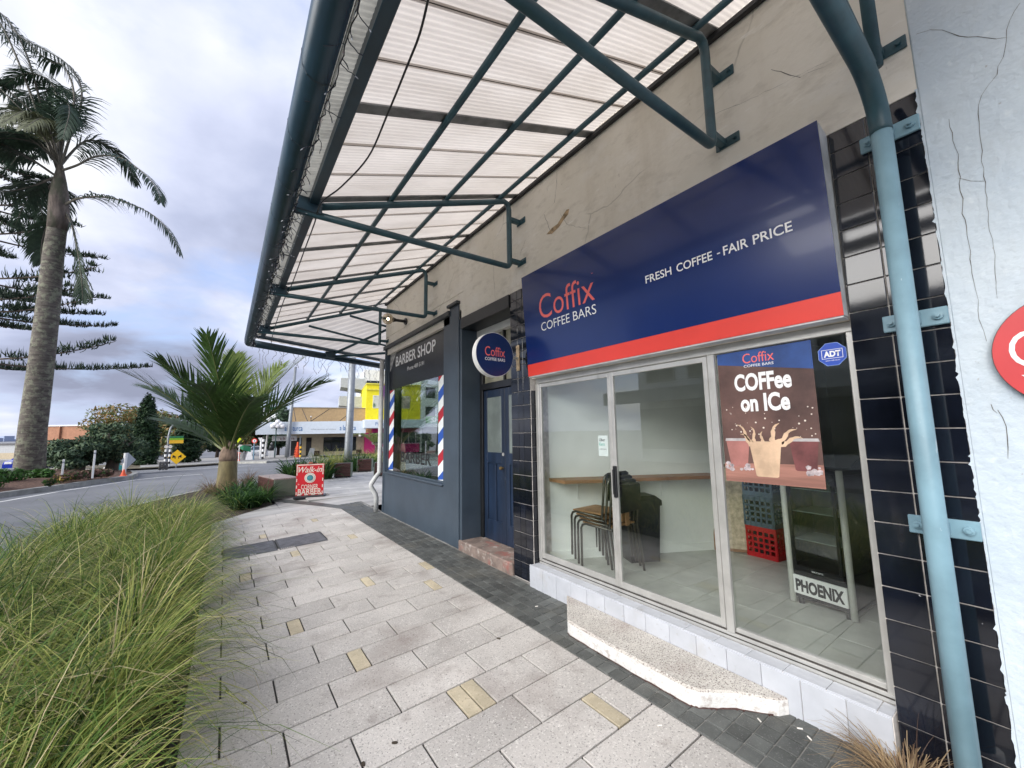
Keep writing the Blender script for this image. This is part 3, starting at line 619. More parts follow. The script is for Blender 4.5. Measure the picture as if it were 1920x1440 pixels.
# neighbour's wall on the right
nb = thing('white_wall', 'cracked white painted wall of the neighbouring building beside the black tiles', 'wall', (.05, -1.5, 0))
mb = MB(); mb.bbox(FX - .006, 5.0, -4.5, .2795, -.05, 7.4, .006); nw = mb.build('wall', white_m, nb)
for i, c in enumerate([[(1915, 5), (1892, 40), (1885, 90), (1868, 140), (1840, 180), (1832, 215), (1838, 270), (1845, 330), (1852, 400), (1866, 480), (1870, 560)],
                       [(1778, 225), (1795, 290), (1801, 345), (1806, 400), (1818, 470), (1830, 545), (1838, 600), (1850, 640)], [(1720, 62), (1765, 56), (1800, 66), (1850, 72), (1888, 70)], [(1800, 335), (1845, 340)], [(1872, 770), (1885, 800), (1890, 860)], [(1858, 760), (1870, 775)]]): crack(nw, c, FX - .006, .0019, 20 + i)
ragged.build('paint_edge', white_m, nw)
# ------------------------------------------------------------------ signs on the shop
sg = thing('shop_sign', 'long glossy navy shop sign with coral and white lettering over the window', 'sign', (0, 2.0, 2.2))
Y0, Y1, Z0, ZR, Z1 = .656, 3.415, 2.196, 2.325, 3.305
def sx(z): return -.075 * (z - Z0) / (Z1 - Z0)
up = _n((sx(Z1), 0, Z1 - Z0)); 
def panel(za, zb, mat, name, par, y0=Y0, y1=Y1, off=0.0, th=.004):
    mb = MB(); a, b = sx(za) - off, sx(zb) - off
    mb.add([(a, y0, za), (a, y1, za), (b, y1, zb), (b, y0, zb), (a + th, y0, za), (a + th, y1, za), (b + th, y1, zb), (b + th, y0, zb)], [(0, 1, 2, 3), (4, 7, 6, 5), (0, 4, 5, 1), (1, 5, 6, 2), (2, 6, 7, 3), (3, 7, 4, 0)])
    return mb.build(name, mat, par)
pn = panel(ZR, Z1, sign_blue, 'panel', sg); rs = panel(Z0, ZR - .001, sign_red, 'red_stripe', sg, off=.001)
side_m = M('sign_side_metal', (0.55, 0.57, 0.58), .5, scale=6, var=.2)
mb = MB()
for yy in (Y0, Y1 - .003): mb.add([(sx(Z0) + .004, yy, Z0), (.10, yy, Z0), (.10, yy, Z1 - .03), (sx(Z1) + .004, yy, Z1), (sx(Z0) + .004, yy + .003, Z0), (.10, yy + .003, Z0), (.10, yy + .003, Z1 - .03), (sx(Z1) + .004, yy + .003, Z1)], [(0, 1, 2, 3), (4, 5, 6, 7), (0, 1, 5, 4), (1, 2, 6, 5), (2, 3, 7, 6), (3, 0, 4, 7)])
mb.box(.005, .12, Y0 + .004, Y1 - .004, Z0 - .010, Z0 + .002); mb.box(sx(Z1) + .005, .06, Y0 + .004, Y1 - .004, Z1 - .02, Z1 - .005); mb.build('return', side_m, sg)
def st(s, yl, zb, w, h, mat, **k): return text('lettering', s, mat, pn, (sx(zb), yl, zb), (0, -1, 0), up, w=w, h=h, thick=.0015, **k)
st('Coffix', 3.150, 2.765, .775, .25, coral, bold=-.004); st('COFFEE', 3.138, 2.640, .425, .088, white_t, bold=-.004); st('BARS', 2.665, 2.640, .292, .088, white_t, bold=-.004)
for wd_, p0, p1 in (('FRESH', 1210, 1255), ('COFFEE', 1269.5, 1333), ('FAIR', 1360, 1402), ('PRICE', 1418, 1488)):
    ya, yb = atx((p0, 520), -.04)[1], atx((p1, 450), -.04)[1]; st(wd_, ya, 2.742, ya - yb, .062, white_t, bold=.012)
ya, yb = atx((1345.5, 490), -.04)[1], atx((1351.5, 490), -.04)[1]; st('-', ya, 2.765, ya - yb, .009, white_t, bold=.012)
st('TM', 2.395, 3.005, .018, .010, coral)
# round blade sign
rs_ = thing('round_sign', 'round navy blade sign with white rim on the tiled pillar by the door', 'sign', (-.31, 3.64, 2.44))
yc, xc, zc_, R_ = 3.62, -.302, 2.447, .247
def disc(mb, y0, y1, r, c=(xc, zc_), n=56, ax='y'):
    if ax == 'y': pr = [(math.cos(2 * math.pi * i / n) * r, math.sin(2 * math.pi * i / n) * r) for i in range(n)]; mb.prism(pr, (c[0], y0, c[1]), (1, 0, 0), (0, 0, 1), (0, y1 - y0, 0))
    else: pr = [(math.cos(2 * math.pi * i / n) * r, math.sin(2 * math.pi * i / n) * r) for i in range(n)]; mb.prism(pr, (y0, c[0], c[1]), (0, 1, 0), (0, 0, 1), (y1 - y0, 0, 0))
mb = MB(); disc(mb, yc, yc + .075, R_); mb.build('rim', M('sign_rim_white', (0.82, 0.82, 0.80), .4, var=.03), rs_)
mb = MB(); disc(mb, yc - .004, yc + .001, R_ - .006); fc = mb.build('face', M('round_sign_navy', (0.008, 0.025, 0.10), .3, var=.05), rs_)
text('lettering', 'Coffix', coral, fc, (xc - .133, yc - .004, 2.425), (1, 0, 0), (0, 0, 1), w=.262, h=.105, thick=.0012); text('lettering', 'COFFEE BARS', white_t, fc, (xc - .133, yc - .004, 2.375), (1, 0, 0), (0, 0, 1), w=.262, h=.034, bold=.008, thick=.0012)
mb = MB(); mb.tube([(xc + R_ - .01, yc + .06, zc_), (FX - .01, yc + .06, zc_)], .016, 12); mb.build('arm', alu, rs_)
rust = M('rusty_cream_plate', (0.52, 0.40, 0.26), .7, scale=14, var=.35); mb = MB(); mb.bbox(FX - .012, FX - .002, yc + .03, yc + .09, 2.30, 2.60, .003)
for zz in (2.33, 2.57):
    for yy in (yc + .045, yc + .075): mb.tube([(FX - .02, yy, zz), (FX - .01, yy, zz)], .006, 8)
mb.build('wall_plate', rust, rs_)
# red round sign on the white wall
rr_ = thing('round_sign', 'round red wall sign with white lettering on the white painted wall', 'sign', (.03, -.072, 1.89))
mb = MB(); disc(mb, FX - .034, FX - .008, .249, (-.072, 1.89), ax='x'); mb.build('rim', M('dark_rim', (0.10, 0.08, 0.08), .5), rr_)
mb = MB(); disc(mb, FX - .038, FX - .0335, .246, (-.072, 1.89), ax='x'); fc = mb.build('face', M('matt_red', (0.58, 0.045, 0.05), .4, var=.05), rr_)
text('lettering', 'Coffix', white_t, fc, (FX - .038, .128, 1.832), (0, -1, 0), (0, 0, 1), w=.40, h=.155, bold=-.002, thick=.001)
text('lettering', 'Your local', white_t, fc, (FX - .038, .106, 1.768), (0, -1, 0), (0, 0, 1), w=.25, h=.034, bold=.008, thick=.001)
text('lettering', 'pick me up', white_t, fc, (FX - .038, .100, 1.722), (0, -1, 0), (0, 0, 1), w=.25, h=.036, bold=.008, thick=.001)
# poster and stickers on the inside of the glass
PX = .1485
ps = thing('poster', 'iced coffee poster with bold white headline stuck inside the window', 'poster', (PX, 1.16, 1.24))
pm = M('poster_brown', (0.060, 0.030, 0.026), .5, scale=2.5, col2=(0.16, 0.085, 0.07)); mb = MB(); mb.box(PX - .0012, PX, .862, 1.425, 1.245, 2.12); pb = mb.build('sheet', pm, ps)
def pq(name, poly, mat, lv=1): mb = MB(); mb.prism([(a, b) for a, b in poly], (PX - .0012 - .0004 * lv, 1.425, 1.245), (0, -1, 0), (0, 0, 1), (-.0003, 0, 0)); return mb.build(name, mat, ps)
pq('printed_band', [(0, .80), (.563, .70), (.563, .874), (0, .874)], M('poster_blue', (0.02, 0.07, 0.26), .5, var=.3, scale=3))
pq('printed_board', [(0, 0), (.563, 0), (.563, .135), (0, .12)], M('poster_wood', (0.36, 0.17, 0.13), .5, scale=3, var=.35, stretch=(1, .3, 6)))
pt = lambda s, y, z, w, h, mat, **k: text('lettering', s, mat, pb, (PX - .0026, 1.425 - y, 1.245 + z), (0, -1, 0), (0, 0, 1), w=w, h=h, thick=.0004, **k)
pt('Coffix', .17, .785, .19, .066, coral); pt('COFFEE BARS', .175, .758, .18, .017, white_t, bold=.004)
pt('COFFee', .105, .600, .340, .118, white_t, bold=.036, space=1.0); pt('on ICe', .135, .462, .29, .118, white_t, bold=.036)
def cup(cx_, z0, w0, w1, h, mat, lidm, lv):
    pq('printed_cup', [(cx_ - w0 / 2, z0), (cx_ - w0 / 2 + .01, z0 - .006), (cx_ + w0 / 2 - .01, z0 - .006), (cx_ + w0 / 2, z0), (cx_ + w1 / 2, z0 + h), (cx_ - w1 / 2, z0 + h)], mat, lv)
    pq('printed_lid', [(cx_ - w1 / 2 - .006, z0 + h), (cx_ + w1 / 2 + .006, z0 + h), (cx_ + w1 / 2, z0 + h + .018), (cx_ - w1 / 2, z0 + h + .018)], lidm, lv)
lidm = M('poster_lid', (0.45, 0.42, 0.42), .4, var=.2, scale=20)
cup(.095, .105, .105, .15, .165, M('poster_pink', (0.36, 0.15, 0.13), .5, scale=6, var=.25), lidm, 2); cup(.475, .10, .11, .15, .17, M('poster_dark_cup', (0.16, 0.05, 0.05), .5, scale=6, var=.4), lidm, 2)
lat = M('poster_latte', (0.60, 0.42, 0.28), .5, scale=7, var=.2); cup(.262, .05, .13, .185, .20, lat, lat, 3)
r2 = random.Random(11); sp = []
for i in range(26):
    a = i / 25; sp.append((.15 + .31 * a, .235 + .03 * math.sin(a * 9)))
tp = [(.46 - .31 * i / 30, .27 + (.055 if i % 3 == 0 else .012) * (1.5 - abs(i / 15 - 1)) + r2.uniform(0, .02)) for i in range(31)]
pq('printed_splash', [(.165, .235), (.36, .235), (.375, .262), (.345, .285), (.30, .268), (.25, .262), (.20, .27), (.155, .275)], lat, 4)
for cx_, cz_, ang, ln, w0 in [(.17, .26, 2.35, .14, .022), (.20, .265, 1.95, .10, .02), (.25, .262, 1.3, .07, .018), (.30, .265, .9, .13, .03), (.345, .26, .45, .13, .03), (.36, .25, .1, .12, .028), (.19, .262, 2.75, .09, .016)]:
    L1, R1 = [], []
    for j in range(9):
        u = j / 8; a_ = ang + .9 * math.sin(u * 2.6) * (1 if ang < 1.6 else -1) * .5; px_, pz_ = cx_ + math.cos(a_) * ln * u, cz_ + math.sin(a_) * ln * u; ww = w0 * (1 - u) ** .6 * (1 + .3 * math.sin(j * 2.1)) * .5 + .001; L1.append((px_ - math.sin(a_) * ww, pz_ + math.cos(a_) * ww)); R1.append((px_ + math.sin(a_) * ww, pz_ - math.cos(a_) * ww))
    pq('printed_splash', L1 + R1[::-1], lat, 5)
mb = MB()
for i in range(46):
    a, b, q = r2.uniform(.03, .54), r2.uniform(.30, .50), r2.uniform(.0015, .006)
    mb.prism([(a + q * math.cos(t * 1.05), b + q * math.sin(t * 1.05)) for t in range(6)], (PX - .0032, 1.425, 1.245), (0, -1, 0), (0, 0, 1), (-.0002, 0, 0))
mb.build('printed_drops', M('poster_drop', (0.75, 0.66, 0.58), .5), ps, kind='stuff')
mb = MB()
for i in range(26):
    a, b, q = r2.choice([r2.uniform(.01, .19), r2.uniform(.48, .55)]), r2.uniform(.07, .12), r2.uniform(.008, .02)
    mb.prism([(a + q * math.cos(t * 1.25 + i), b + q * .8 * math.sin(t * 1.25 + i)) for t in range(5)], (PX - .0034 - .00002 * i, 1.425, 1.245), (0, -1, 0), (0, 0, 1), (-.00001, 0, 0))
mb.build('printed_ice', M('poster_ice', (0.42, 0.36, 0.37), .4, scale=30, var=.5), ps, kind='stuff')
ad = thing('security_sticker', 'blue octagonal security sticker inside the top corner of the window', 'sticker', (PX, .766, 2.015))
def octo(r): return [(r * math.cos(math.pi / 8 + i * math.pi / 4), r * math.sin(math.pi / 8 + i * math.pi / 4)) for i in range(8)]
mb = MB(); mb.prism(octo(.072), (PX - .001, .766, 2.015), (0, -1, 0), (0, 0, 1), (-.0006, 0, 0)); mb.build('border', M('sticker_pale_blue', (0.25, 0.38, 0.75), .5), ad)
mb = MB(); mb.prism(octo(.069), (PX - .0017, .766, 2.015), (0, -1, 0), (0, 0, 1), (-.0005, 0, 0)); ab = mb.build('field', M('sticker_blue', (0.015, 0.07, 0.45), .4, var=.05), ad)
mb = MB(); q = PX - .0027
for a in ((-.05, .05, .024, .0265), (-.05, .05, -.0265, -.024), (-.05, -.0475, -.024, .024), (.0475, .05, -.024, .024)): mb.box(q, q + .0003, .766 + a[0], .766 + a[1], 2.017 + a[2], 2.017 + a[3])
mb.build('border_line', white_t, ad)
text('lettering', 'ADT', white_t, ab, (PX - .0024, .766 + .040, 2.000), (0, -1, 0), (0, 0, 1), w=.08, h=.035, bold=.05, thick=.0004); text('lettering', 'www adt.co.nz', white_t, ab, (PX - .0024, .766 + .034, 1.976), (0, -1, 0), (0, 0, 1), w=.068, h=.008, thick=.0004)
ub = thing('notice', 'small white delivery notice stuck inside the sliding door', 'notice', (.146, 2.55, 1.38))
mb = MB(); mb.box(.1462, .147, 2.463, 2.575, 1.368, 1.553); us = mb.build('paper', M('notice_paper', (0.78, 0.80, 0.80), .6, var=.03), ub)
text('lettering', 'Uber', black_t, us, (.146, 2.563, 1.500), (0, -1, 0), (0, 0, 1), w=.07, h=.028, bold=.01, thick=.0005); text('lettering', 'Eats', M('teal_print', (0.03, 0.35, 0.28), .5), us, (.146, 2.563, 1.462), (0, -1, 0), (0, 0, 1), w=.065, h=.026, bold=.01, thick=.0005)
text('lettering', 'order here', black_t, us, (.146, 2.563, 1.425), (0, -1, 0), (0, 0, 1), w=.08, h=.012, thick=.0005)
# ------------------------------------------------------------------ downpipe on the right pillar
dp = thing('downpipe', 'pale blue steel downpipe running down the black tiled pillar', 'pipe', (-.12, .40, 0))
bend = [(-.12 - .30 * (1 - math.cos(a)) * 1.0, .40, 3.06 + .235 * math.sin(a)) for a in [i * math.pi / 2 / 8 for i in range(9)]]
mb = MB(); mb.tube([(-.12, .40, .10), (-.12, .40, 1.2), (-.12, .40, 3.04)] , .041, 24); mb.build('pipe', pipe_m, dp, smooth=True)
mb = MB(); mb.tube([(-.12, .40, 3.035)] + bend + [(-.9, .40, 3.33), (-2.36, .40, 3.40)], .043, 24); mb.build('upper_pipe', steel, dp, smooth=True)  # darker steel colour above the collar paints in the shade there
for zz in (3.10, 2.113, 1.132):
    mb = MB(); mb.bbox(FX - .022, FX - .006, .285, .515, zz - .042, zz + .042, .004); mb.bbox(-.11, FX - .02, .375, .425, zz - .03, zz + .03, .004)
    for yy in (.318, .482): mb.tube([(FX - .024, yy, zz), (FX - .035, yy, zz), (FX - .036, yy, zz), (FX - .05, yy, zz)], [.019, .019, .009, .009], 8)
    mb.build('clamp', pipe_m, dp)
mb = MB(); mb.tube([(-.12, .40, -.02), (-.12, .40, .13)], .064, 24); mb.build('socket', M('white_pvc', (0.70, 0.70, 0.68), .4, scale=8, var=.15), dp, smooth=True)
# ------------------------------------------------------------------ canopy
cn = thing('street_canopy', 'steel framed street canopy with translucent corrugated roof along the shopfronts', 'canopy', (-1.1, 4.5, 3.5))
def chord(x): return 4.338 + .367 * x
YB = [.40, 1.22, 3.60, 6.00, 8.42]
def gusset(y):
    mb = MB(); mb.bbox(-2.34, -2.10, y - .045, y + .045, 3.475, 3.60, .006); return mb
for y in YB:
    mb = MB(); n_ = 6; br = []
    zb = 3.495
    if y > .5:
        for i in range(n_ + 1): a = math.pi / 2 * i / n_; br.append((-.10 - .05 * (1 - math.sin(a)), y, zb + .05 - .05 * math.cos(a)) if False else (-.15 + .05 * math.sin(a), y, zb + .05 * (1 - math.cos(a))))
        mb.tube([(-2.36, y, 3.480), (-.15, y, zb)] + br[1:] + [(-.10, y, 4.20), (-.12, y, 4.262), (-.17, y, chord(-.17) + .005), (-.3, y, chord(-.3)), (-2.22, y, chord(-2.22))], .031, 12)
    else: mb.tube([(-.10, y - .01, 3.40), (-.10, y - .01, 4.20), (-.12, y - .01, 4.262), (-.17, y - .01, chord(-.17)), (-2.22, y - .01, chord(-2.22))], .029, 12); mb.tube([(-.20, y - .01, 3.36), (-2.2, y - .01, 3.60)], .02, 10)
    b_ = mb.build('bracket', steel, cn, smooth=True)
    gusset(y).build('gusset', gutter_m, b_)
    for zz in ((3.575, 4.08) if y > .5 else (3.56,)):
        p = MB(); p.bbox(FX - .012, FX - .001, y - .11, y + .05, zz - .035, zz + .035, .003); p.bbox(-.10, FX - .011, y - .025, y + .025, zz - .025, zz + .025, .003); p.tube([(FX - .03, y - .08, zz), (FX - .01, y - .08, zz)], .011, 8); p.build('wall_plate', steel, b_)
for x, r in ((-1.49, .024), (-.90, .024), (-.215, .024)):
    mb = MB(); mb.tube([(x, -.9, chord(x) + .055), (x, 8.47, chord(x) + .055)], r, 12); mb.build('purlin', steel, cn, smooth=True)
xe = -2.165; mb = MB(); mb.bbox(xe - .035, xe + .035, -.9, 9.35, chord(xe) + .01, chord(xe) + .095, .004); mb.build('edge_beam', gutter_m, cn)
ybat = [-.9, .02, 1.22, 2.42, 3.64, 4.82, 6.04, 7.24, 8.46]
for y in ybat[1:]:
    mb = MB(); vs = []; a, b = (-2.12, chord(-2.12) + .083), (.04, chord(.04) + .083)
    for (x, z) in (a, b):
        for yy, zz in ((-.045, 0), (.045, 0), (.045, .012), (-.045, .012)): vs.append((x, y + yy, z + zz))
    mb.add(vs, [(0, 1, 2, 3), (4, 5, 6, 7), (0, 1, 5, 4), (1, 2, 6, 5), (2, 3, 7, 6), (3, 0, 4, 7)]); mb.build('batten', batten_m, cn)
def corrugated(y0, y1, x0, x1, mat, dz, pitch=.0365, amp=.0055):
    mb = MB(); n = int((y1 - y0) / pitch * 6); vs = []
    for i in range(n + 1):
        yy = y0 + (y1 - y0) * i / n; zz = amp * math.sin(2 * math.pi * (yy - y0) / pitch)
        for x in (x0, x1): vs.append((x, yy, chord(x) + dz + zz))
    mb.add(vs, [(2 * i, 2 * i + 1, 2 * i + 3, 2 * i + 2) for i in range(n)]); return mb
kk = 0
for a, b in zip(ybat[:-1], ybat[1:]):
    n_ = 3 if b - a > 1 else 2
    for i in range(n_):
        u0 = a + (b - a) * i / n_; u1 = a + (b - a) * (i + 1) / n_ + .03
        corrugated(u0, u1, -2.13, .058, sheet_m, .108 + .010 * (kk % 2)).build('roof_sheet', sheet_m, cn, smooth=True)
        kk += 1
lap = MB()
for a, b in zip(ybat[:-1], ybat[1:]):
    n_ = 3 if b - a > 1 else 2
    for i in range(n_):
        u = a + (b - a) * i / n_
        lap.add([(-2.12, u, chord(-2.12) + .092), (.05, u, chord(.05) + .092), (.05, u + .007, chord(.05) + .092), (-2.12, u + .007, chord(-2.12) + .092)], [(0, 1, 2, 3)])
lap.build('lap_line', M('dark_lap_line', (0.05, 0.045, 0.04), .8), cn)  # thin dark line drawn along each sheet lap
mb = corrugated(-.9, 9.3, -2.305, -2.135, soffit_m, .100); mb.build('eave_sheet', soffit_m, cn)
mb = MB(); mb.bbox(FX - .045, FX - .002, -.9, 8.5, 4.385, 4.425, .004); mb.build('shadow_gap_strip', M('gap_shade', (0.02, 0.02, 0.022), .6), cn)  # near-black strip put in for the shadow gap where the sheets meet the wall
# gutter: rounded trough with joints
gp = [(-2.325, 3.44), (-2.335, 3.402), (-2.36, 3.385), (-2.40, 3.385), (-2.44, 3.405), (-2.462, 3.45), (-2.468, 3.53), (-2.45, 3.545), (-2.445, 3.53), (-2.442, 3.46), (-2.425, 3.42), (-2.395, 3.405), (-2.362, 3.405), (-2.347, 3.415), (-2.340, 3.44)]
mb = MB(); n = len(gp); mb.add([(x, -.9, z) for x, z in gp] + [(x, 9.45, z) for x, z in gp], [(i, (i + 1) % n, n + (i + 1) % n, n + i) for i in range(n)] + [tuple(range(n)), tuple(range(n, 2 * n))])
gut = mb.build('gutter', gutter_m, cn, smooth=True)
for i in range(16):
    yy = .95 + i * .55; mb = MB(); q = [(-2.333, 3.40), (-2.36, 3.3835), (-2.40, 3.3835), (-2.441, 3.404), (-2.4635, 3.45), (-2.4695, 3.53), (-2.45, 3.548)]
    mb.add([(x, yy, z) for x, z in q] + [(x, yy + .012, z) for x, z in q], [(j, j + 1, 7 + j + 1, 7 + j) for j in range(6)]); mb.build('gutter_joint', M('gutter_strap', (0.012, 0.03, 0.045), .5), gut)
# the side street part of the canopy, turning round the corner
def c2(u, v): return 4.338 - .367 * v * 1.05       # height of the chord line at distance v out
E0, E1 = Vector((-2.40, 9.50, 3.40)), Vector((2.35, 11.77, 3.40)); et = (E1 - E0).normalized(); en = Vector((-et.y, et.x, 0))
W0, W1 = Vector((.0, 8.46, 4.44)), Vector((4.2, 10.45, 4.44))
Ei0, Ei1 = E0 - en * .02 + et * .1 + Vector((0, 0, .17)), E1 - en * .02 + Vector((0, 0, .17))
mb = MB(); A0, A1 = Vector((-2.13, 8.46, chord(-2.13) + .105)), Vector((.055, 8.46, chord(.055) + .105))
npl = 24
def lerp(a, b, t): return a + (b - a) * t
vs = []
for i in range(npl * 4 + 1):
    t = i / (npl * 4); zz = Vector((0, 0, .006 * math.sin(t * npl * 2 * math.pi))); vs += [lerp(A1, W1, t) + zz, lerp(Ei0, Ei1, t) + zz]
mb.add(vs, [(2 * i, 2 * i + 1, 2 * i + 3, 2 * i + 2) for i in range(npl * 4)]); mb.add([A0, A1, Ei0], [(0, 1, 2)]); mb.build('side_roof_sheet', sheet_m, cn)
mb = MB(); mb.tube([E0 + Vector((0, 0, .07)), E1 + Vector((0, 0, .07))], .075, 10); mb.build('side_gutter', gutter_m, cn, smooth=True)
mb = MB(); a = E0 - en * .20 + Vector((0, 0, .19)); b = E1 - en * .20 + Vector((0, 0, .19)); mb.tube([a, b], .04, 4); mb.build('side_edge_beam', gutter_m, cn)
for f_ in (.36, .70):
    mb = MB(); h0 = lerp(Vector((-2.165, 8.46, chord(-2.165))), Vector((0, 8.46, chord(0))), f_); h0.y += (1 - f_) * .75
    h1 = lerp(Ei1, W1, f_) - Vector((0, 0, .06)); mb.tube([h0, h1], .024, 10); mb.build('side_purlin', steel, cn, smooth=True)
for u in (.75, 2.6):
    w_ = K0 + T2 * u + Vector((0, 0, 0)); e_ = E0 + et * (u + 1.1); mb = MB()
    mb.tube([(e_.x, e_.y, 3.47), (w_.x, w_.y, 3.50), (w_.x, w_.y, 4.28), (e_.x - en.x * .2, e_.y - en.y * .2, 3.54)], .03, 10); sb = mb.build('bracket', steel, cn, smooth=True)
    g2 = MB(); g2.bbox(e_.x - .11, e_.x + .11, e_.y - .2, e_.y + .02, 3.42, 3.56, .005); g2.build('gusset', gutter_m, sb)
# loose cable under the canopy
cb = [(808, -25), (788, 60), (765, 120), (727, 213), (690, 295), (640, 350), (602, 381)]
def under(p, off):
    r = ray(p); t = (4.338 + off + .367 * CAM[0] - CAM[2]) / (r[2] - .367 * r[0]); return CAM + r * t
cp = [under(p, -.06) for p in cb] + [np.array((-2.13, 3.75, 3.47)), np.array((-2.10, 4.6, 3.53)), np.array((-2.09, 5.6, 3.50)), np.array((-2.11, 6.2, 3.47)), np.array((-2.07, 7.6, 3.52)), np.array((-2.05, 8.7, 3.45)), np.array((-2.05, 8.8, 3.36))]
mb = MB(); mb.tube(smooth_path(cp), .006, 8); tag(mb.build('power_cable', blackp, smooth=True), 'loose black power cable slung under the canopy behind the gutter', 'cable')
# icicle string lights on the gutter
wire = M('light_string_wire', (0.03, 0.035, 0.05), .5); r3 = random.Random(4)
sl = thing('string_lights', 'tangled string of small fairy lights along the canopy gutter', 'string lights', (-2.33, 4, 3.40))
mw = MB(); bl = MB(); base = []
yy = .9
while yy < 9.35:
    base.append((-2.318 + r3.uniform(-.012, .012), yy, 3.415 + r3.uniform(-.012, .006))); yy += .06
mw.tube(base, .003, 5)
for (x, y, z) in base:
    dens = 2 if y < 3.4 else 5
    for _ in range(dens):
        if r3.random() < .45: continue
        p = Vector((x, y + r3.uniform(-.03, .03), z)); pts = [p]; dr = Vector((r3.uniform(-1, 1), r3.uniform(-.8, .8), r3.uniform(-1.0, .25))).normalized()
        for i in range(5): dr = (dr + Vector((r3.uniform(-.6, .6), r3.uniform(-.6, .6), r3.uniform(-.55, .35)))).normalized(); p = p + dr * r3.uniform(.012, .026); pts.append(p)
        mw.tube(pts, .0028, 4, caps=False); e = pts[-1]
        r3.random() < .55 and bl.tube([e, e + dr * .010, e + dr * .018], [.0025, .0032, .001], 5)
rl = MB(); rl.tube([(-2.318, .5, 3.428), (-2.318, 9.3, 3.428)], .007, 6); rl.build('rope_light', M('rope_light_white', (.80, .80, .80), .4), sl); mw.build('wire', wire, sl, kind='stuff'); bl.build('bulb', M('clear_bulb', (0.45, 0.47, 0.52), .15, var=.1), sl, kind='stuff')
sl2 = thing('string_lights', 'pale icicle lights hanging below the end of the canopy', 'string lights', (-1.2, 10, 3.3)); mw = MB(); bl = MB()
for i in range(46):
    b0 = lerp(E0, E1, .04 + i / 46 * .92) + Vector((0, 0, .0)); p = Vector(b0); pts = [p]
    for j in range(r3.randint(3, 7)): p = p + Vector((r3.uniform(-.05, .05), r3.uniform(-.04, .04), -r3.uniform(.03, .07))); pts.append(p)
    mw.tube(pts, .005, 4, caps=False); bl.tube([p, p - Vector((0, 0, .03))], .007, 5)
mw.build('wire', M('pale_wire', (0.40, 0.42, 0.46), .5), sl2, kind='stuff'); bl.build('bulb', MATS['clear_bulb'], sl2, kind='stuff')
# globe lamp on the barber wall
gl = thing('wall_lamp', 'glass globe wall lamp on a black arm above the barber window', 'lamp', (-.1, 7.1, 3.66))
Pw = atx((762, 603), FX); Pg = Pw + np.array((-.42, 0.15, .02)); Pg = aty((727, 598), Pw[1])
mb = MB(); mb.tube([tuple(Pw + np.array((-.005, 0, 0))), tuple(Pw + np.array((-.03, 0, 0)))], .065, 16); mb.tube([tuple(Pw), tuple(lerp(Vector(Pw), Vector(Pg), .55)), tuple(lerp(Vector(Pw), Vector(Pg), .72))], [.028, .028, .05], 12); mb.build('arm', blackp, gl, smooth=False)
def ball(c, r, nu=16, nv=10):
    mb = MB(); mb.lathe(c, [(r * math.sin(math.pi * (i + .02) / (nv + .04)), -r * math.cos(math.pi * (i + .02) / (nv + .04))) for i in range(nv + 1)], nu); return mb
ball(tuple(Pg), .105).build('globe', glass('smoked_globe', (0.80, 0.74, 0.64), .07), gl, smooth=True)
ball(tuple(Pg + np.array((.01, 0, 0))), .022).build('bulb', M('lit_bulb', (1.0, 0.80, 0.55), .4, emit=6.0), gl, smooth=True)
# white drainpipe at the corner
mb = MB(); c0 = gpt((703, 960)); 
mb.tube([(-.03, 8.62, -.01), (-.03, 8.62, .28), (-.05, 8.63, .36), (-.13, 8.66, .50), (-.13, 8.66, .56), (-.05, 8.63, .70), (.02, 8.60, .80), (.02, 8.60, 3.2)], .048, 14); tag(mb.build('drainpipe', M('dirty_white_pipe', (0.55, 0.56, 0.55), .5, scale=5, var=.15), smooth=True), 'white plastic drainpipe kinked near the ground at the barber corner', 'pipe')
# ------------------------------------------------------------------ inside the coffee bar
FZ = .201
def chair(label):
    t = thing('stacking_chair', label, 'chair', None, 'chairs stacked by the window'); hw = .20
    for sxx in (-1, 1):
        mb = MB(); x = sxx * hw
        mb.tube([(x, .215, 0), (x, .21, .40), (x, .19, .435), (x, .15, .45), (x, -.18, .435)], .012, 8); mb.build('front_leg', chrome, t, smooth=True)
        mb = MB(); mb.tube([(x, -.25, 0), (x, -.195, .44), (x * .98, -.235, .80), (x * .93, -.245, .845), (x * .75, -.25, .86), (0, -.25, .862)], .012, 8); mb.build('back_leg', chrome, t, smooth=True)
    mb = MB(); mb.bbox(-.19, .19, -.17, .20, .452, .466, .004); mb.build('seat', ply, t)
    mb = MB(); mb.bbox(-.185, .185, -.262, -.244, .60, .855, .005); mb.build('backrest', dkplast, t)
    mb = MB(); mb.bbox(-.03, .03, -.222, -.21, .46, .62, .003); mb.build('back_slat', ply, t)
    return t
ch0 = chair('top chair of the bronze metal stack with plywood seat by the window')
put(ch0, (.60, 3.02, FZ + .105), math.radians(4))
for i, lb in enumerate(['upper middle chair in the bronze metal stack by the window', 'lower middle chair in the bronze metal stack by the window', 'bottom chair of the bronze metal stack standing on the floor by the window']):
    dup(ch0, (.60 + .002 * i, 3.02 - .045 * (i + 1), FZ + .07 - .035 * i), math.radians(4), lb)
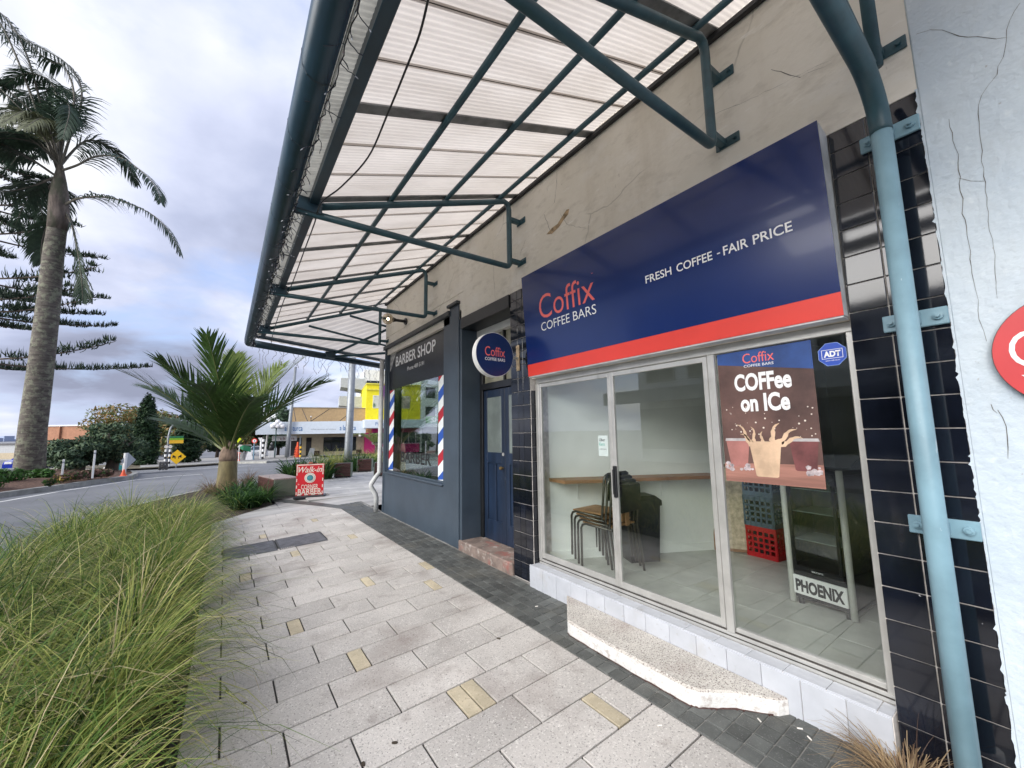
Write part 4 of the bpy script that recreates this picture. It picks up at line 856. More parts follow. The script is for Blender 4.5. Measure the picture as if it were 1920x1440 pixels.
# counter shelf along the slanting wall
tsh = thing('wall_shelf', 'brown timber bar shelf fixed along the white interior wall', 'shelf', (1.2, 3.0, 1.05)); mb = MB(); e0 = A + d * .12 + nr * .012; e1 = A + d * 2.05 + nr * .012
mb.add([q + Vector((0, 0, z)) for z in (1.045, 1.08) for q in (e0, e1, e1 + nr * .28, e0 + nr * .28 + d * .10)], [(0, 1, 2, 3), (4, 5, 6, 7), (0, 1, 5, 4), (1, 2, 6, 5), (2, 3, 7, 6), (3, 0, 4, 7)]); mb.build('board', timber, tsh)
for u in (.45, 1.45):
    b0 = A + d * u + nr * .006; mb = MB()
    mb.tube([b0 + Vector((0, 0, .84)), b0 + Vector((0, 0, 1.035)), b0 + nr * .2 + Vector((0, 0, 1.035))], .012, 4); mb.build('shelf_bracket', M('white_bracket', (.7, .7, .68), .5), tsh)
# bin
tb = thing('waste_bin', 'black plastic waste bin with lid under the shelf', 'bin'); mb = MB()
mb.add([(sx_ * w_, sy_ * e_, z) for z, w_, e_ in ((0, .16, .13), (.60, .185, .155)) for sx_, sy_ in ((-1, -1), (1, -1), (1, 1), (-1, 1))], [(0, 1, 2, 3), (4, 5, 6, 7), (0, 1, 5, 4), (1, 2, 6, 5), (2, 3, 7, 6), (3, 0, 4, 7)]); mb.build('body', dkplast, tb)
mb = MB(); mb.add([(sx_ * w_, sy_ * e_, z) for z, w_, e_ in ((.585, .20, .17), (.64, .20, .17), (.685, .15, .12)) for sx_, sy_ in ((-1, -1), (1, -1), (1, 1), (-1, 1))], [(0, 1, 2, 3), (8, 9, 10, 11)] + [(k * 4 + i, k * 4 + (i + 1) % 4, k * 4 + 4 + (i + 1) % 4, k * 4 + 4 + i) for k in range(2) for i in range(4)]); mb.build('lid', dkplast, tb)
put(tb, (1.10, 2.91, FZ), math.radians(-27))
# crates
def crate(label, mat):
    t = thing('milk_crate', label, 'crate', None, 'stacked crates inside the shop'); w_, h_ = .16, .325; mb = MB()
    mb.bbox(-w_, w_, -w_, w_, 0, .012); mb.build('base', mat, t)
    for k in range(4):
        mb = MB(); a = k * math.pi / 2; R2 = Matrix.Rotation(a, 3, 'Z')
        def bb(x0, x1, z0, z1):
            n0 = len(mb.v); mb.box(x0, x1, -w_ - .004, -w_ + .006, z0, z1); mb.v[n0:] = [tuple(R2 @ Vector(q)) for q in mb.v[n0:]]
        for z0, z1 in ((0, .05), (.09, .11), (.15, .17), (.21, .235), (.275, h_)): bb(-w_ + .001, w_ - .001, z0, z1)
        for i in range(6): x = -w_ + .003 + i * (2 * w_ - .024) / 5; bb(x, x + .018, 0.001, h_ - .001)
        mb.build('side', mat, t)
    return t
redp = M('red_crate_plastic', (0.50, 0.012, 0.018), .4, var=.1); greyp = M('blue_grey_crate_plastic', (0.10, 0.15, 0.20), .45, var=.1)
ca = math.radians(-6); c1_ = crate('bright red crate at the bottom of the stack beside the fridge', redp); put(c1_, (2.29, 2.09, FZ), ca)
c2_ = crate('blue grey crate on top of the red crate', greyp); put(c2_, (2.285, 2.095, FZ + .327), ca); dup(c2_, (2.29, 2.09, FZ + .654), ca, 'topmost blue grey crate of the stack behind the poster')
c3_ = dup(c1_, (2.62, 1.90, FZ), ca + .1, 'bright red crate standing on the floor behind the other crates')
# framed boards leaning on the wall
for i, (x, yy, mt, lb, hh) in enumerate([(2.16, 2.47, timber, 'wood framed menu board leaning against the interior wall', .98), (2.20, 2.40, dkplast, 'black framed board leaning in front of the wood framed one', .88)]):
    t = thing('framed_board', lb, 'board'); mb = MB(); W_ = .2
    for q in [(-W_, -W_ + .03, 0, hh), (W_ - .03, W_, 0, hh), (-W_ + .03, W_ - .03, 0, .03), (-W_ + .03, W_ - .03, hh - .03, hh)]: mb.bbox(q[0], q[1], -.012, .012, q[2], q[3], .002)
    mb.build('frame', mt, t); mb = MB(); mb.box(-W_ + .02, W_ - .02, .001, .006, .02, hh - .02); mb.build('board', M('menu_black', (.02, .02, .022), .5) if i else M('menu_paper', (.55, .45, .32), .6, scale=20, var=.3), t)
    t.location = (x - .02 + .05 * i, yy - .06 - .07 * i, FZ); t.rotation_euler = (math.radians(-8), 0, math.radians(-62))
# fridge
fg = thing('drinks_fridge', 'small glass door drinks fridge with white posts and a lettered base', 'fridge')
gw = M('fridge_black', (.012, .012, .013), .3); wp = M('fridge_white', (.62, .62, .56), .35, var=.05)
mb = MB(); mb.bbox(-.19, .19, .03, .42, .05, .30, .006); mb.bbox(-.19, .19, .03, .42, 1.02, 1.06, .006); mb.bbox(-.19, .19, .39, .42, .30, 1.02); mb.bbox(-.19, -.175, .03, .39, .30, 1.02); mb.bbox(.175, .19, .03, .39, .30, 1.02); mb.build('cabinet', gw, fg)
mb = MB(); mb.bbox(-.17, .17, .012, .03, .26, .30); mb.bbox(-.17, .17, .012, .03, 1.0, 1.04); mb.bbox(-.17, -.145, .012, .03, .30, 1.0); mb.bbox(.145, .17, .012, .03, .30, 1.0); dr_ = mb.build('door', gw, fg); mb = MB(); mb.box(-.145, .145, .018, .024, .30, 1.0); mb.build('pane', clear, dr_)
mb = MB()
for z in (.50, .72, .90): mb.box(-.17, .17, .05, .38, z, z + .006)
mb.build('shelf', M('fridge_shelf', (.45, .5, .48), .3, metal=.5), fg)
for x in (-.205, .205): mb = MB(); mb.tube([(x, .03, .01), (x, .03, 1.07)], .022, 14); mb.build('corner_post', wp, fg, smooth=True)
mb = MB(); mb.bbox(-.182, .182, .010, .028, .085, .225, .003); bp_ = mb.build('sign_plate', M('fridge_plate', (.75, .75, .72), .4, var=.04), fg)
text('lettering', 'PHOENIX', black_t, bp_, (-.165, .010, .105), (1, 0, 0), (0, 0, 1), w=.33, h=.095, bold=.05, thick=.001)
text('lettering', 'SKOPE', white_t, bp_, (-.04, .0115, .275), (1, 0, 0), (0, 0, 1), w=.08, h=.012, thick=.001)
for x in (-.16, .16): mb = MB(); mb.tube([(x, .06, 0), (x, .06, .05)], .02, 8); mb.build('foot', gw, fg)
put(fg, (1.09, 1.27, FZ), math.radians(-98.5))
# dark table and office chair at the back
td = thing('table', 'black table with cluttered top at the back of the shop', 'table'); mb = MB(); mb.bbox(-.55, .55, -.35, .35, .70, .74, .006); mb.build('top', dkplast, td)
for x in (-.5, .5):
    for y in (-.3, .3): mb = MB(); mb.tube([(x, y, 0), (x, y, .70)], .02, 8); mb.build('leg', dkplast, td)
put(td, (3.3, 1.35, FZ), math.radians(-70))
for i in range(3): mb = MB(); mb.bbox(-.16, .16, -.12, .12, 0, .05 + .02 * i, .01); o = tag(mb.build('tray', dkplast), 'flat black tray lying on the black table', 'tray', 'trays on the table'); o.location = (3.15 + .2 * i, 1.05 + .28 * i, FZ + .742); o.rotation_euler = (0, 0, .3 * i)
oc = thing('office_chair', 'black office chair with rounded back behind the fridge', 'chair'); mb = MB(); pr = [(.22 * math.cos(t) * (1 if math.sin(t) > 0 else 1), .30 + .26 * math.sin(t)) for t in [i * math.pi / 12 for i in range(13)]] + [(-.20, .05), (.20, .05)]
mb.prism(pr, (0, -.03, .55), (1, 0, 0), (0, 0, 1), (0, .06, 0)); mb.build('backrest', dkplast, oc); mb = MB(); mb.bbox(-.24, .24, -.48, -.04, .44, .51, .02); mb.build('seat', dkplast, oc); mb = MB(); mb.tube([(0, -.25, .05), (0, -.25, .44)], .03, 10); mb.build('stem', dkplast, oc)
for k in range(5): mb = MB(); a = k * 1.2566; mb.tube([(0, -.25, .09), (.28 * math.cos(a), -.25 + .28 * math.sin(a), .03)], .022, 8); mb.build('foot', dkplast, oc)
put(oc, (2.75, 1.22, FZ), math.radians(-75))
# ------------------------------------------------------------------ plants
def np_mesh(name, V, F, mats, mi=None, smooth=False):
    me = bpy.data.meshes.new(name); V = np.asarray(V, np.float32); F = np.asarray(F, np.int32); nv, nf, k = len(V), len(F), F.shape[1]
    me.vertices.add(nv); me.vertices.foreach_set('co', V.ravel()); me.loops.add(nf * k); me.loops.foreach_set('vertex_index', F.ravel())
    me.polygons.add(nf); me.polygons.foreach_set('loop_start', np.arange(nf, dtype=np.int32) * k); me.polygons.foreach_set('loop_total', np.full(nf, k, np.int32))
    for mt in mats: me.materials.append(mt)
    if mi is not None: me.polygons.foreach_set('material_index', np.asarray(mi, np.int32))
    me.update(calc_edges=True); me.validate(); return me
G = np.random.default_rng(5)
def leafmat(n, c, rough=.55, trans=.3, var=.25): return M(n, c, rough, scale=9, var=var, trans=trans, spec=.3)
gr_m = [leafmat('grass_green', (0.11, 0.20, 0.035)), leafmat('grass_olive', (0.25, 0.30, 0.065)), leafmat('grass_yellow', (0.48, 0.48, 0.15)), leafmat('grass_straw', (0.62, 0.52, 0.30)), leafmat('grass_dark', (0.04, 0.075, 0.018))]
def blades(base, az, length, lean, curl, width, mats, seg=6):
    """arching grass blades: base (n,3), azimuth, length, lean from vertical at the base, extra bend, width"""
    n = len(base); t = np.linspace(0, 1, seg + 1); ang = lean[:, None] + curl[:, None] * t[None] ** 1.2
    st_ = (length / seg)[:, None]; hx = np.cumsum(np.sin(ang) * st_, 1); hz = np.cumsum(np.cos(ang) * st_, 1); hx = np.c_[np.zeros(n), hx[:, :-1]]; hz = np.c_[np.zeros(n), hz[:, :-1]]
    cx_ = base[:, 0, None] + hx * np.cos(az)[:, None]; cy_ = base[:, 1, None] + hx * np.sin(az)[:, None]; cz_ = base[:, 2, None] + hz
    tw = az[:, None] + math.pi / 2 + (G.uniform(-.9, .9, n))[:, None]; wd = width[:, None] * (1 - t[None] ** 2.2) * .5 + .0004
    ox, oy = np.cos(tw) * wd, np.sin(tw) * wd
    V = np.stack([np.stack([cx_ - ox, cy_ - oy, cz_], -1), np.stack([cx_ + ox, cy_ + oy, cz_], -1)], 2).reshape(-1, 3)
    b0 = (np.arange(n) * (seg + 1) * 2)[:, None] + (np.arange(seg) * 2)[None]; F = np.stack([b0, b0 + 1, b0 + 3, b0 + 2], -1).reshape(-1, 4)
    return V, F, np.repeat(mats, seg)
def tussock_field(centers, nb, hmin, hmax, wid, mix, zfun, spread=.14, bias=(0, 0), lean0=.25, curl0=1.7):
    B, A_, Ln, Le, Cu, Wd, Mi = [], [], [], [], [], [], []
    for (x, y, s) in centers:
        n = int(nb * s); r = np.sqrt(G.uniform(0, 1, n)) * spread * s; th = G.uniform(0, 2 * np.pi, n); dx_, dy_ = np.cos(th) + bias[0], np.sin(th) + bias[1]
        az = np.arctan2(dy_, dx_) + G.normal(0, .5, n); bx, by = x + r * np.cos(th), y + r * np.sin(th)
        B.append(np.c_[bx, by, np.full(n, zfun(x, y))]); A_.append(az); Ln.append(G.uniform(hmin, hmax, n) * s * (1 + .25 * (G.random(n) < .1))); Le.append(np.abs(G.normal(lean0, .22, n)))
        Cu.append(G.normal(curl0, .5, n)); Wd.append(wid * G.uniform(.6, 1.3, n)); p = np.array(mix) * G.uniform(.5, 1.5, len(mix)); Mi.append(G.choice(len(mix), n, p=p / p.sum()))
    return blades(*[np.concatenate(q) for q in (B, A_, Ln, Le, Cu, Wd, Mi)])
cs = []
for yy in np.arange(.5, 10.2, .46):
    for xx in np.arange(-3.16, -4.75, -.42):
        if yy < 1.3 and xx > -3.4: continue
        cs.append((xx + G.uniform(-.10, .10) - (.06 if yy < 3 else 0), yy + G.uniform(-.14, .14), G.uniform(.82, 1.22)))
V, F, mi = tussock_field(cs, 300, .58, 1.08, .0066, [.34, .26, .17, .09, .14], lambda x, y: -.12, bias=(.22, -.05), spread=.085, lean0=.30, curl0=2.15)
gro = obj('grass_bed', np_mesh('grass_bed', V, F, gr_m, mi)); gro['kind'] = 'stuff'; tag(gro, 'long arching ornamental grass filling the bed beside the footpath', 'grass')
# greener strap-leaved clumps at the edge
strap = [leafmat('strap_green', (0.10, 0.19, 0.04)), leafmat('strap_dark', (0.028, 0.075, 0.020)), leafmat('strap_mid', (0.05, 0.12, 0.03))]
def clump(name, label, x, y, z, n, l0, l1, wd, mix, group=None, lean=.35, curl=1.5, mats=strap, spread=.12):
    V, F, mi = tussock_field([(x, y, 1.0)], n, l0, l1, wd, mix, lambda a, b: z, spread=spread, lean0=lean, curl0=curl); o = obj(name, np_mesh(name, V, F, mats, mi)); tag(o, label, 'plant', group); return o
clump('flax_plant', 'bright green strap leaved clump leaning over the pavers from the grass', -3.02, 5.55, -.12, 170, .55, .85, .014, [.7, .1, .2])
clump('flax_plant', 'tall dark green blades standing up behind the grass bed', -4.2, 4.6, -.12, 60, .8, 1.15, .014, [.2, .5, .3], lean=.15, curl=.6)
for i, (px, py) in enumerate([(447, 955), (475, 950), (498, 940), (455, 932), (485, 925), (432, 945)]):
    P = gpt((px, py)); clump('lily_clump', 'dark glossy strap leaved lily clump at the foot of the young palm', P[0], P[1], g(P[0], P[1]) - .02, 150, .45, .75, .034, [.15, .5, .35], 'lily clumps under the young palm', lean=.45, curl=1.6)
drym = [leafmat('dry_brown', (0.24, 0.16, 0.10)), leafmat('dry_tan', (0.40, 0.29, 0.17)), leafmat('dry_dark', (0.10, 0.06, 0.04))]
for i, (px, py) in enumerate([(395, 925), (445, 922), (465, 908), (410, 930)]):
    P = gpt((px, py)); clump('dry_grass', 'dead brown grass tangle around the young palm trunk', P[0], P[1], g(P[0], P[1]), 190, .5, .95, .008, [.5, .3, .2], 'dead grass round the palm', lean=.5, curl=2.0, mats=drym)
clump('dry_grass', 'tuft of straw coloured dead grass at the base of the pale blue pipe', -.10, .60, -.01, 520, .16, .34, .0035, [.35, .55, .10], lean=.75, curl=1.5, mats=drym, spread=.09)
# ---------------------------------------------------------------- palms
def frond_arrays(base, az, el, length, droop, leaf, nl, width, vang=.5, leafdroop=.8, sweep=.9, side_bend=0.0, start=.16, rr=G, path=None):
    npt = 26; pts = [np.array(base, float)]; dirs = []; e, a = el, az
    if path is not None:
        pts = [np.array(q) for q in path]; npt = len(pts) - 1; dirs = [(pts[i + 1] - pts[i]) / np.linalg.norm(pts[i + 1] - pts[i]) for i in range(npt)]
    for i in range(npt if path is None else 0):
        dv = np.array((math.cos(e) * math.cos(a), math.cos(e) * math.sin(a), math.sin(e))); dirs.append(dv); pts.append(pts[-1] + dv * length / npt); e -= droop / npt * (.35 + 1.3 * i / npt); a += side_bend / npt
    V, F = [], []
    for k in range(nl):
        t = start + (1 - start) * (k + .5) / nl; i = min(npt - 1, int(t * npt)); p = pts[i] + (pts[i + 1] - pts[i]) * (t * npt - i); dv = dirs[i]
        s = np.cross(dv, (0, 0, 1)); s /= np.linalg.norm(s) + 1e-6; u = np.cross(s, dv); L_ = leaf * (math.sin(math.pi * min(.97, .18 + .80 * t)) ** .6) * rr.uniform(.85, 1.1)
        for sg in (-1, 1):
            an = sweep * (1 - .45 * t) + rr.normal(0, .06); v = vang + rr.normal(0, .12)
            q = dv * math.cos(an) + (s * sg * math.cos(v) + u * math.sin(v)) * math.sin(an); q /= np.linalg.norm(q); pp = p.copy(); wv = np.cross(q, u); wv /= np.linalg.norm(wv) + 1e-6; b = len(V); ns = 3
            for j in range(ns + 1):
                ww = width * (.55, 1.0, .75, .06)[j] * .5; V += [pp - wv * ww, pp + wv * ww]; pp = pp + q * L_ / ns; q = q + np.array((0, 0, -leafdroop / ns)); q /= np.linalg.norm(q)
            for j in range(ns): F.append((b + 2 * j, b + 2 * j + 1, b + 2 * j + 3, b + 2 * j + 2))
    return pts, V, F
pal_g = leafmat('palm_green', (0.045, 0.088, 0.022), .4, .3); pal_l = leafmat('palm_light', (0.14, 0.19, 0.04), .45, .35); rach = M('palm_rachis', (0.13, 0.15, 0.045), .5, var=.2, scale=6)
def frond(parent, mat, rmat, r0, *a, **k):
    pts, V, F = frond_arrays(*a, **k); me = np_mesh('frond', V, F, [mat, rmat]); nvb = len(V); mb = MB(); mb.tube(pts, [r0 * (1 - .9 * i / (len(pts) - 1)) for i in range(len(pts))], 6); 
    n0 = nvb; V2 = list(V) + mb.v; fs = [tuple(f) for f in F] + [tuple(i + n0 for i in f) for f in mb.f]; me = bpy.data.meshes.new('frond'); me.from_pydata([tuple(map(float, v)) for v in V2], [], fs); me.materials.append(mat); me.materials.append(rmat)
    me.polygons.foreach_set('material_index', [0] * len(F) + [1] * len(mb.f)); me.update(); o = bpy.data.objects.new('frond', me); COL.objects.link(o); o.parent = parent
    if parent.name in PLOC: o.matrix_parent_inverse = Matrix.Translation(-PLOC[parent.name])
    return o
Pn = gpt((424, 925)); dn = depth(Pn) / FPX
nk = thing('young_palm', 'young palm with short green trunk and stiff upright fronds beside the footpath', 'palm', tuple(Pn))
tz = Pn[2] + (925 - 850) * dn; rb = 16 * dn
mb = MB(); mb.lathe((Pn[0], Pn[1], 0), [(rb * 1.05, Pn[2] - .1), (rb * 1.05, Pn[2] + .15), (rb * .98, Pn[2] + .5), (rb * .9, tz - .25), (rb * .75, tz)], 20); mb.build('trunk', M('palm_trunk_green', (0.20, 0.165, 0.075), .7, scale=6, var=.35, stretch=(1, 1, .3), bump=.5, bscale=12), nk, smooth=True)
mb = MB(); mb.lathe((Pn[0], Pn[1], 0), [(rb * .86, tz - .30), (rb * .95, tz - .15), (rb * .88, tz), (rb * .6, tz + .2), (rb * .3, tz + .4)], 20); mb.build('leaf_base', M('palm_fibre', (0.20, 0.14, 0.10), .9, scale=12, var=.4, stretch=(1, 1, .3), bump=1, bscale=20), nk, smooth=True)
# camera-right is roughly (.81,-.58); fronds given by their lean left/right in the view, tilt towards/away, length
rg = np.array((.814, -.581)); fw = np.array((.581, .814))
for (lr, fb, el, ln, dr, lt) in [(-.95, .1, .80, 2.75, .55, 0), (-.8, -.6, .95, 2.6, .6, 0), (-.35, .5, 1.25, 2.7, .4, 1), (.05, -.5, 1.30, 2.6, .35, 0), (.45, .3, 1.2, 2.7, .5, 1), (.9, -.1, .82, 2.7, .60, 0), (.9, .5, .95, 2.6, .5, 0),
                                 (-.9, .3, .48, 2.5, .45, 0), (.3, -.9, .9, 2.2, .7, 0), (-.25, -.8, 1.1, 2.4, .6, 0), (.7, -.7, .75, 2.3, .7, 0), (-.6, .8, 1.0, 2.5, .5, 0), (.15, .8, 1.15, 2.6, .4, 1)]:
    dxy = rg * lr + fw * fb; frond(nk, pal_l if lt else pal_g, rach, .04, (Pn[0], Pn[1], tz - .05), math.atan2(dxy[1], dxy[0]), el, ln * 1.42, dr, 1.25, 52, .055, vang=.35, leafdroop=.35, sweep=.75)
# tall palm on the traffic island
Pt = atz((52, 893), .10); dt = depth(Pt) / FPX
tp_ = thing('tall_palm', 'tall palm with thick lichen covered trunk and drooping windblown fronds', 'palm', tuple(Pt))
topP = CAM + ray((112, 318)) / np.linalg.norm(ray((112, 318))) * 1.0; rt = ray((112, 318)); topP = CAM + rt * (depth(Pt) / rt.dot(FWD))
def trunk_pt(px, py): r = ray((px, py)); return CAM + r * (depth(Pt) / r.dot(FWD))
tpx = [(50, 915, 23), (55, 880, 20.5), (62, 800, 18.5), (78, 680, 17), (92, 560, 15.5), (101, 470, 14), (107, 430, 13), (110, 400, 13.8), (111, 370, 13), (112, 340, 9), (113, 310, 4)]
bark = M('palm_bark', (0.10, 0.088, 0.075), .9, scale=3, var=.45, stretch=(.6, .6, 5), bump=1.0, bscale=9); overlay(bark, (0.20, 0.21, 0.15), 5.5, .50, .60, fac=.8); overlay(bark, (0.04, 0.035, 0.03), 9, .56, .64, fac=.6)
mb = MB(); mb.tube([tuple(trunk_pt(a, b)) for a, b, c in tpx[:8]], [c * dt for a, b, c in tpx[:8]], 18); mb.build('trunk', bark, tp_, smooth=True)
mb = MB(); mb.tube([tuple(trunk_pt(a, b)) for a, b, c in tpx[6:]], [c * dt * 1.02 for a, b, c in tpx[6:]], 18); mb.build('leaf_base', overlay(M('palm_boot_fibre', (0.13, 0.105, 0.09), .9, scale=7, var=.45, stretch=(1, 1, .25), bump=1, bscale=8), (.05, .06, .035), 2.4, .48, .6, stretch=(1, 1, .4), fac=.8), tp_, smooth=True)
qg = leafmat('tall_palm_leaf', (0.035, 0.060, 0.038), .5, .2); qp = leafmat('tall_palm_leaf_pale', (0.10, 0.11, 0.06), .5, .2); qr = M('tall_palm_rachis', (0.10, 0.09, 0.07), .6)
rq = np.random.default_rng(21)
def px_frond(pxs, dz, pale=0, leaf=44, ld=1.5, nl=62, r0=.05):
    """frond whose rachis passes these photo pixels at the palm's own distance, dz metres nearer (-) or farther at the tip"""
    q = [trunk_pt(a, b) for a, b in pxs]; n_ = len(q) - 1; q = [Vector(p + FWD * dz * (i / n_) ** 1.3) for i, p in enumerate(q)]; path = [np.array(v) for v in smooth_path(q, 5)]
    frond(tp_, qp if pale else qg, qr, r0, path[0], 0, 0, 1, 0, leaf * dt, nl, .052, vang=.0, leafdroop=ld, sweep=1.0, start=.20, path=path)
PF = [([(115, 320), (150, 312), (190, 300), (240, 305), (290, 335), (325, 370), (342, 400)], -1, 0), ([(120, 385), (150, 373), (200, 372), (250, 385), (300, 410), (335, 445), (358, 485)], -.5, 0), ([(118, 390), (132, 420), (140, 470), (143, 520), (140, 560)], .3, 0),
      ([(112, 320), (128, 260), (146, 200), (142, 150), (110, 108), (60, 78), (0, 50), (-60, 50)], .5, 0), ([(110, 310), (95, 250), (60, 215), (10, 165), (-50, 150)], -1, 0), ([(108, 320), (80, 270), (40, 250), (-20, 250), (-80, 290)], 1, 0), ([(105, 330), (60, 300), (10, 300), (-50, 340)], -1.5, 0), ([(105, 345), (70, 330), (20, 340), (-40, 400)], 1.2, 0),
      ([(112, 315), (122, 250), (150, 212), (172, 238), (180, 292)], -1.2, 0), ([(110, 310), (100, 240), (75, 190), (30, 160), (-20, 175)], .8, 0), ([(105, 400), (85, 425), (72, 455), (66, 490)], .2, 0), ([(110, 300), (116, 220), (104, 160), (62, 148), (30, 175)], -.4, 0), ([(100, 300), (55, 130), (10, 40), (-40, 0), (-80, 30)], .6, 0),
      ([(112, 300), (120, 262), (142, 258), (156, 300)], -2.0, 1), ([(110, 300), (104, 262), (118, 250), (130, 300)], -2.2, 1), ([(112, 310), (90, 280), (55, 290), (40, 340)], -1.8, 0), ([(112, 310), (70, 240), (20, 215), (-30, 230)], 1.6, 0), ([(112, 312), (140, 250), (168, 255), (172, 300)], 2.0, 0), ([(110, 305), (60, 262), (5, 270), (-30, 330)], -.6, 0), ([(108, 330), (60, 345), (10, 352), (-40, 352)], .4, 0), ([(112, 300), (130, 230), (160, 235), (168, 270)], -.9, 0)]
for pxs, dz, pl_ in PF:
    px_frond(pxs, dz, pl_)
    if pxs[-1][0] < 60: px_frond([(a + rq.normal(0, 4) * i, b + rq.normal(0, 5) * i) for i, (a, b) in enumerate(pxs)], dz + rq.uniform(-2, 2), 0)
# ------------------------------------------------------------------ traffic island
isl = [atz(p, -.23)[:2] for p in [(-260, 975), (-120, 953), (0, 934), (120, 917), (200, 905), (246, 899)]]
isl += [atz((258, 893), -.23)[:2], atz((252, 888), -.23)[:2], atz((200, 886), -.23)[:2], atz((60, 882), -.2)[:2], atz((-200, 890), -.2)[:2], atz((-420, 915), -.2)[:2]]
def offset_poly(P, k): c = np.mean(P, 0); return [c + (np.array(p) - c) * (1 - k / max(.1, np.linalg.norm(np.array(p) - c))) for p in P]
ins = offset_poly(isl, .18); n = len(isl); mb = MB()
mb.add([(p[0], p[1], -.26) for p in isl] + [(p[0], p[1], -.06) for p in isl] + [(p[0], p[1], -.05) for p in ins] + [(p[0], p[1], -.12) for p in ins], [(k * n + i, k * n + (i + 1) % n, (k + 1) * n + (i + 1) % n, (k + 1) * n + i) for k in range(3) for i in range(n)]); mb.build('kerb', conc, kind='structure')
mb = MB(); c = np.mean(ins, 0); ring = [tuple(c + (np.array(p) - c) * .6) for p in ins]
mb.add([(p[0], p[1], -.09) for p in ins] + [(p[0], p[1], .10) for p in ring] + [(c[0], c[1], .12)], [(i, (i + 1) % n, n + (i + 1) % n, n + i) for i in range(n)] + [(n + i, n + (i + 1) % n, 2 * n) for i in range(n)]); mb.build('island_soil', mulch, kind='structure')
paint = M('road_paint', (0.66, 0.66, 0.63), .7, scale=6, var=.15)
def line(p, wd=.1, name='road_marking'):
    q = [np.array((*atz(a, -.226)[:2], -.226)) for a in p]; mb = MB(); vs = []
    for i, a in enumerate(q):
        dd = q[min(i + 1, len(q) - 1)] - q[max(i - 1, 0)]; nn_ = np.array((-dd[1], dd[0], 0)) / np.linalg.norm(dd) * wd / 2; vs += [a - nn_, a + nn_]
    mb.add(vs, [(2 * i, 2 * i + 1, 2 * i + 3, 2 * i + 2) for i in range(len(q) - 1)]); mb.build(name, paint, kind='structure')
line([(-200, 966), (0, 933 + 8), (120, 920), (200, 908), (252, 900), (320, 893), (380, 889)], .14); line([(262, 886), (330, 882), (400, 877), (470, 873)], .10)
# low planting on the island
isg = [leafmat('shrub_green', (0.05, 0.13, 0.025)), leafmat('shrub_dark', (0.03, 0.06, 0.02)), leafmat('shrub_brown', (0.20, 0.12, 0.09)), leafmat('shrub_yellow', (0.35, 0.26, 0.05))]
def card_cloud(name, centers, n, size, mats, mix, parent=None, up=.3, rng=None, el=1.6):
    """leaf-sized faces scattered through ellipsoid clumps: centers = [(x,y,z,rx,ry,rz)]"""
    rng = rng or G; V, F, mi = [], [], []; W = np.array([c[3] * c[4] * c[5] for c in centers]) ** .66; W = W / W.sum()
    for c, wgt in zip(centers, W):
        m_ = max(6, int(n * wgt)); d_ = rng.normal(0, 1, (m_, 3)); d_ /= np.linalg.norm(d_, axis=1)[:, None]; r = rng.uniform(.35, 1.0, m_) ** .45; p = np.array(c[:3]) + d_ * r[:, None] * np.array(c[3:])
        nn_ = d_ + rng.normal(0, .7, (m_, 3)); nn_[:, 2] += up; nn_ /= np.linalg.norm(nn_, axis=1)[:, None]; a = np.cross(nn_, rng.normal(0, 1, (m_, 3))); a /= np.linalg.norm(a, axis=1)[:, None]; b = np.cross(nn_, a); s = size * rng.uniform(.6, 1.4, m_)[:, None]
        k0 = len(V); q = np.stack([p - a * s * el, p - b * s * .6 + a * s * .1, p + a * s * el, p + b * s * .6 + a * s * .1], 1).reshape(-1, 3); V.extend(q.tolist()); F.extend([(k0 + 4 * i, k0 + 4 * i + 1, k0 + 4 * i + 2, k0 + 4 * i + 3) for i in range(m_)]); mi.extend(rng.choice(len(mats), m_, p=np.array(mix) / sum(mix)).tolist())
    return obj(name, np_mesh(name, V, F, mats, mi), parent)
for i, (px, py, w_, h_, mix, lb) in enumerate([(12, 905, 24, 26, [.8, .2, 0, 0], 'low bright green shrub at the foot of the tall palm'), (72, 898, 22, 18, [.7, .3, 0, 0], 'low bright green shrub beside the blue car'), (90, 908, 10, 8, [.2, .6, .1, .1], 'small rounded dark shrub on the island mulch'),
                                              (112, 902, 14, 12, [.1, .2, .4, .3], 'small yellow flowering shrub on the island'), (140, 898, 18, 14, [.1, .2, .7, 0], 'brown twiggy shrub on the island next to the marker post'), (172, 894, 18, 14, [.05, .15, .8, 0], 'brown twiggy shrub on the island by the utility cabinet'), (200, 892, 16, 12, [.1, .2, .7, 0], 'brown twiggy shrub at the narrow end of the island'), (-30, 915, 30, 28, [.7, .3, 0, 0], 'low green shrub at the edge of the island')]):
    P = atz((px, py), .05); k_ = depth(P) / FPX; o = card_cloud('shrub', [(P[0] + G.uniform(-.5, .5) * w_ * k_, P[1] + G.uniform(-.5, .5) * w_ * k_, P[2] + h_ * k_ * .45, w_ * k_ * .5, w_ * k_ * .5, h_ * k_ * .55) for _ in range(6)], 700, .05, isg, mix); tag(o, lb, 'shrub')
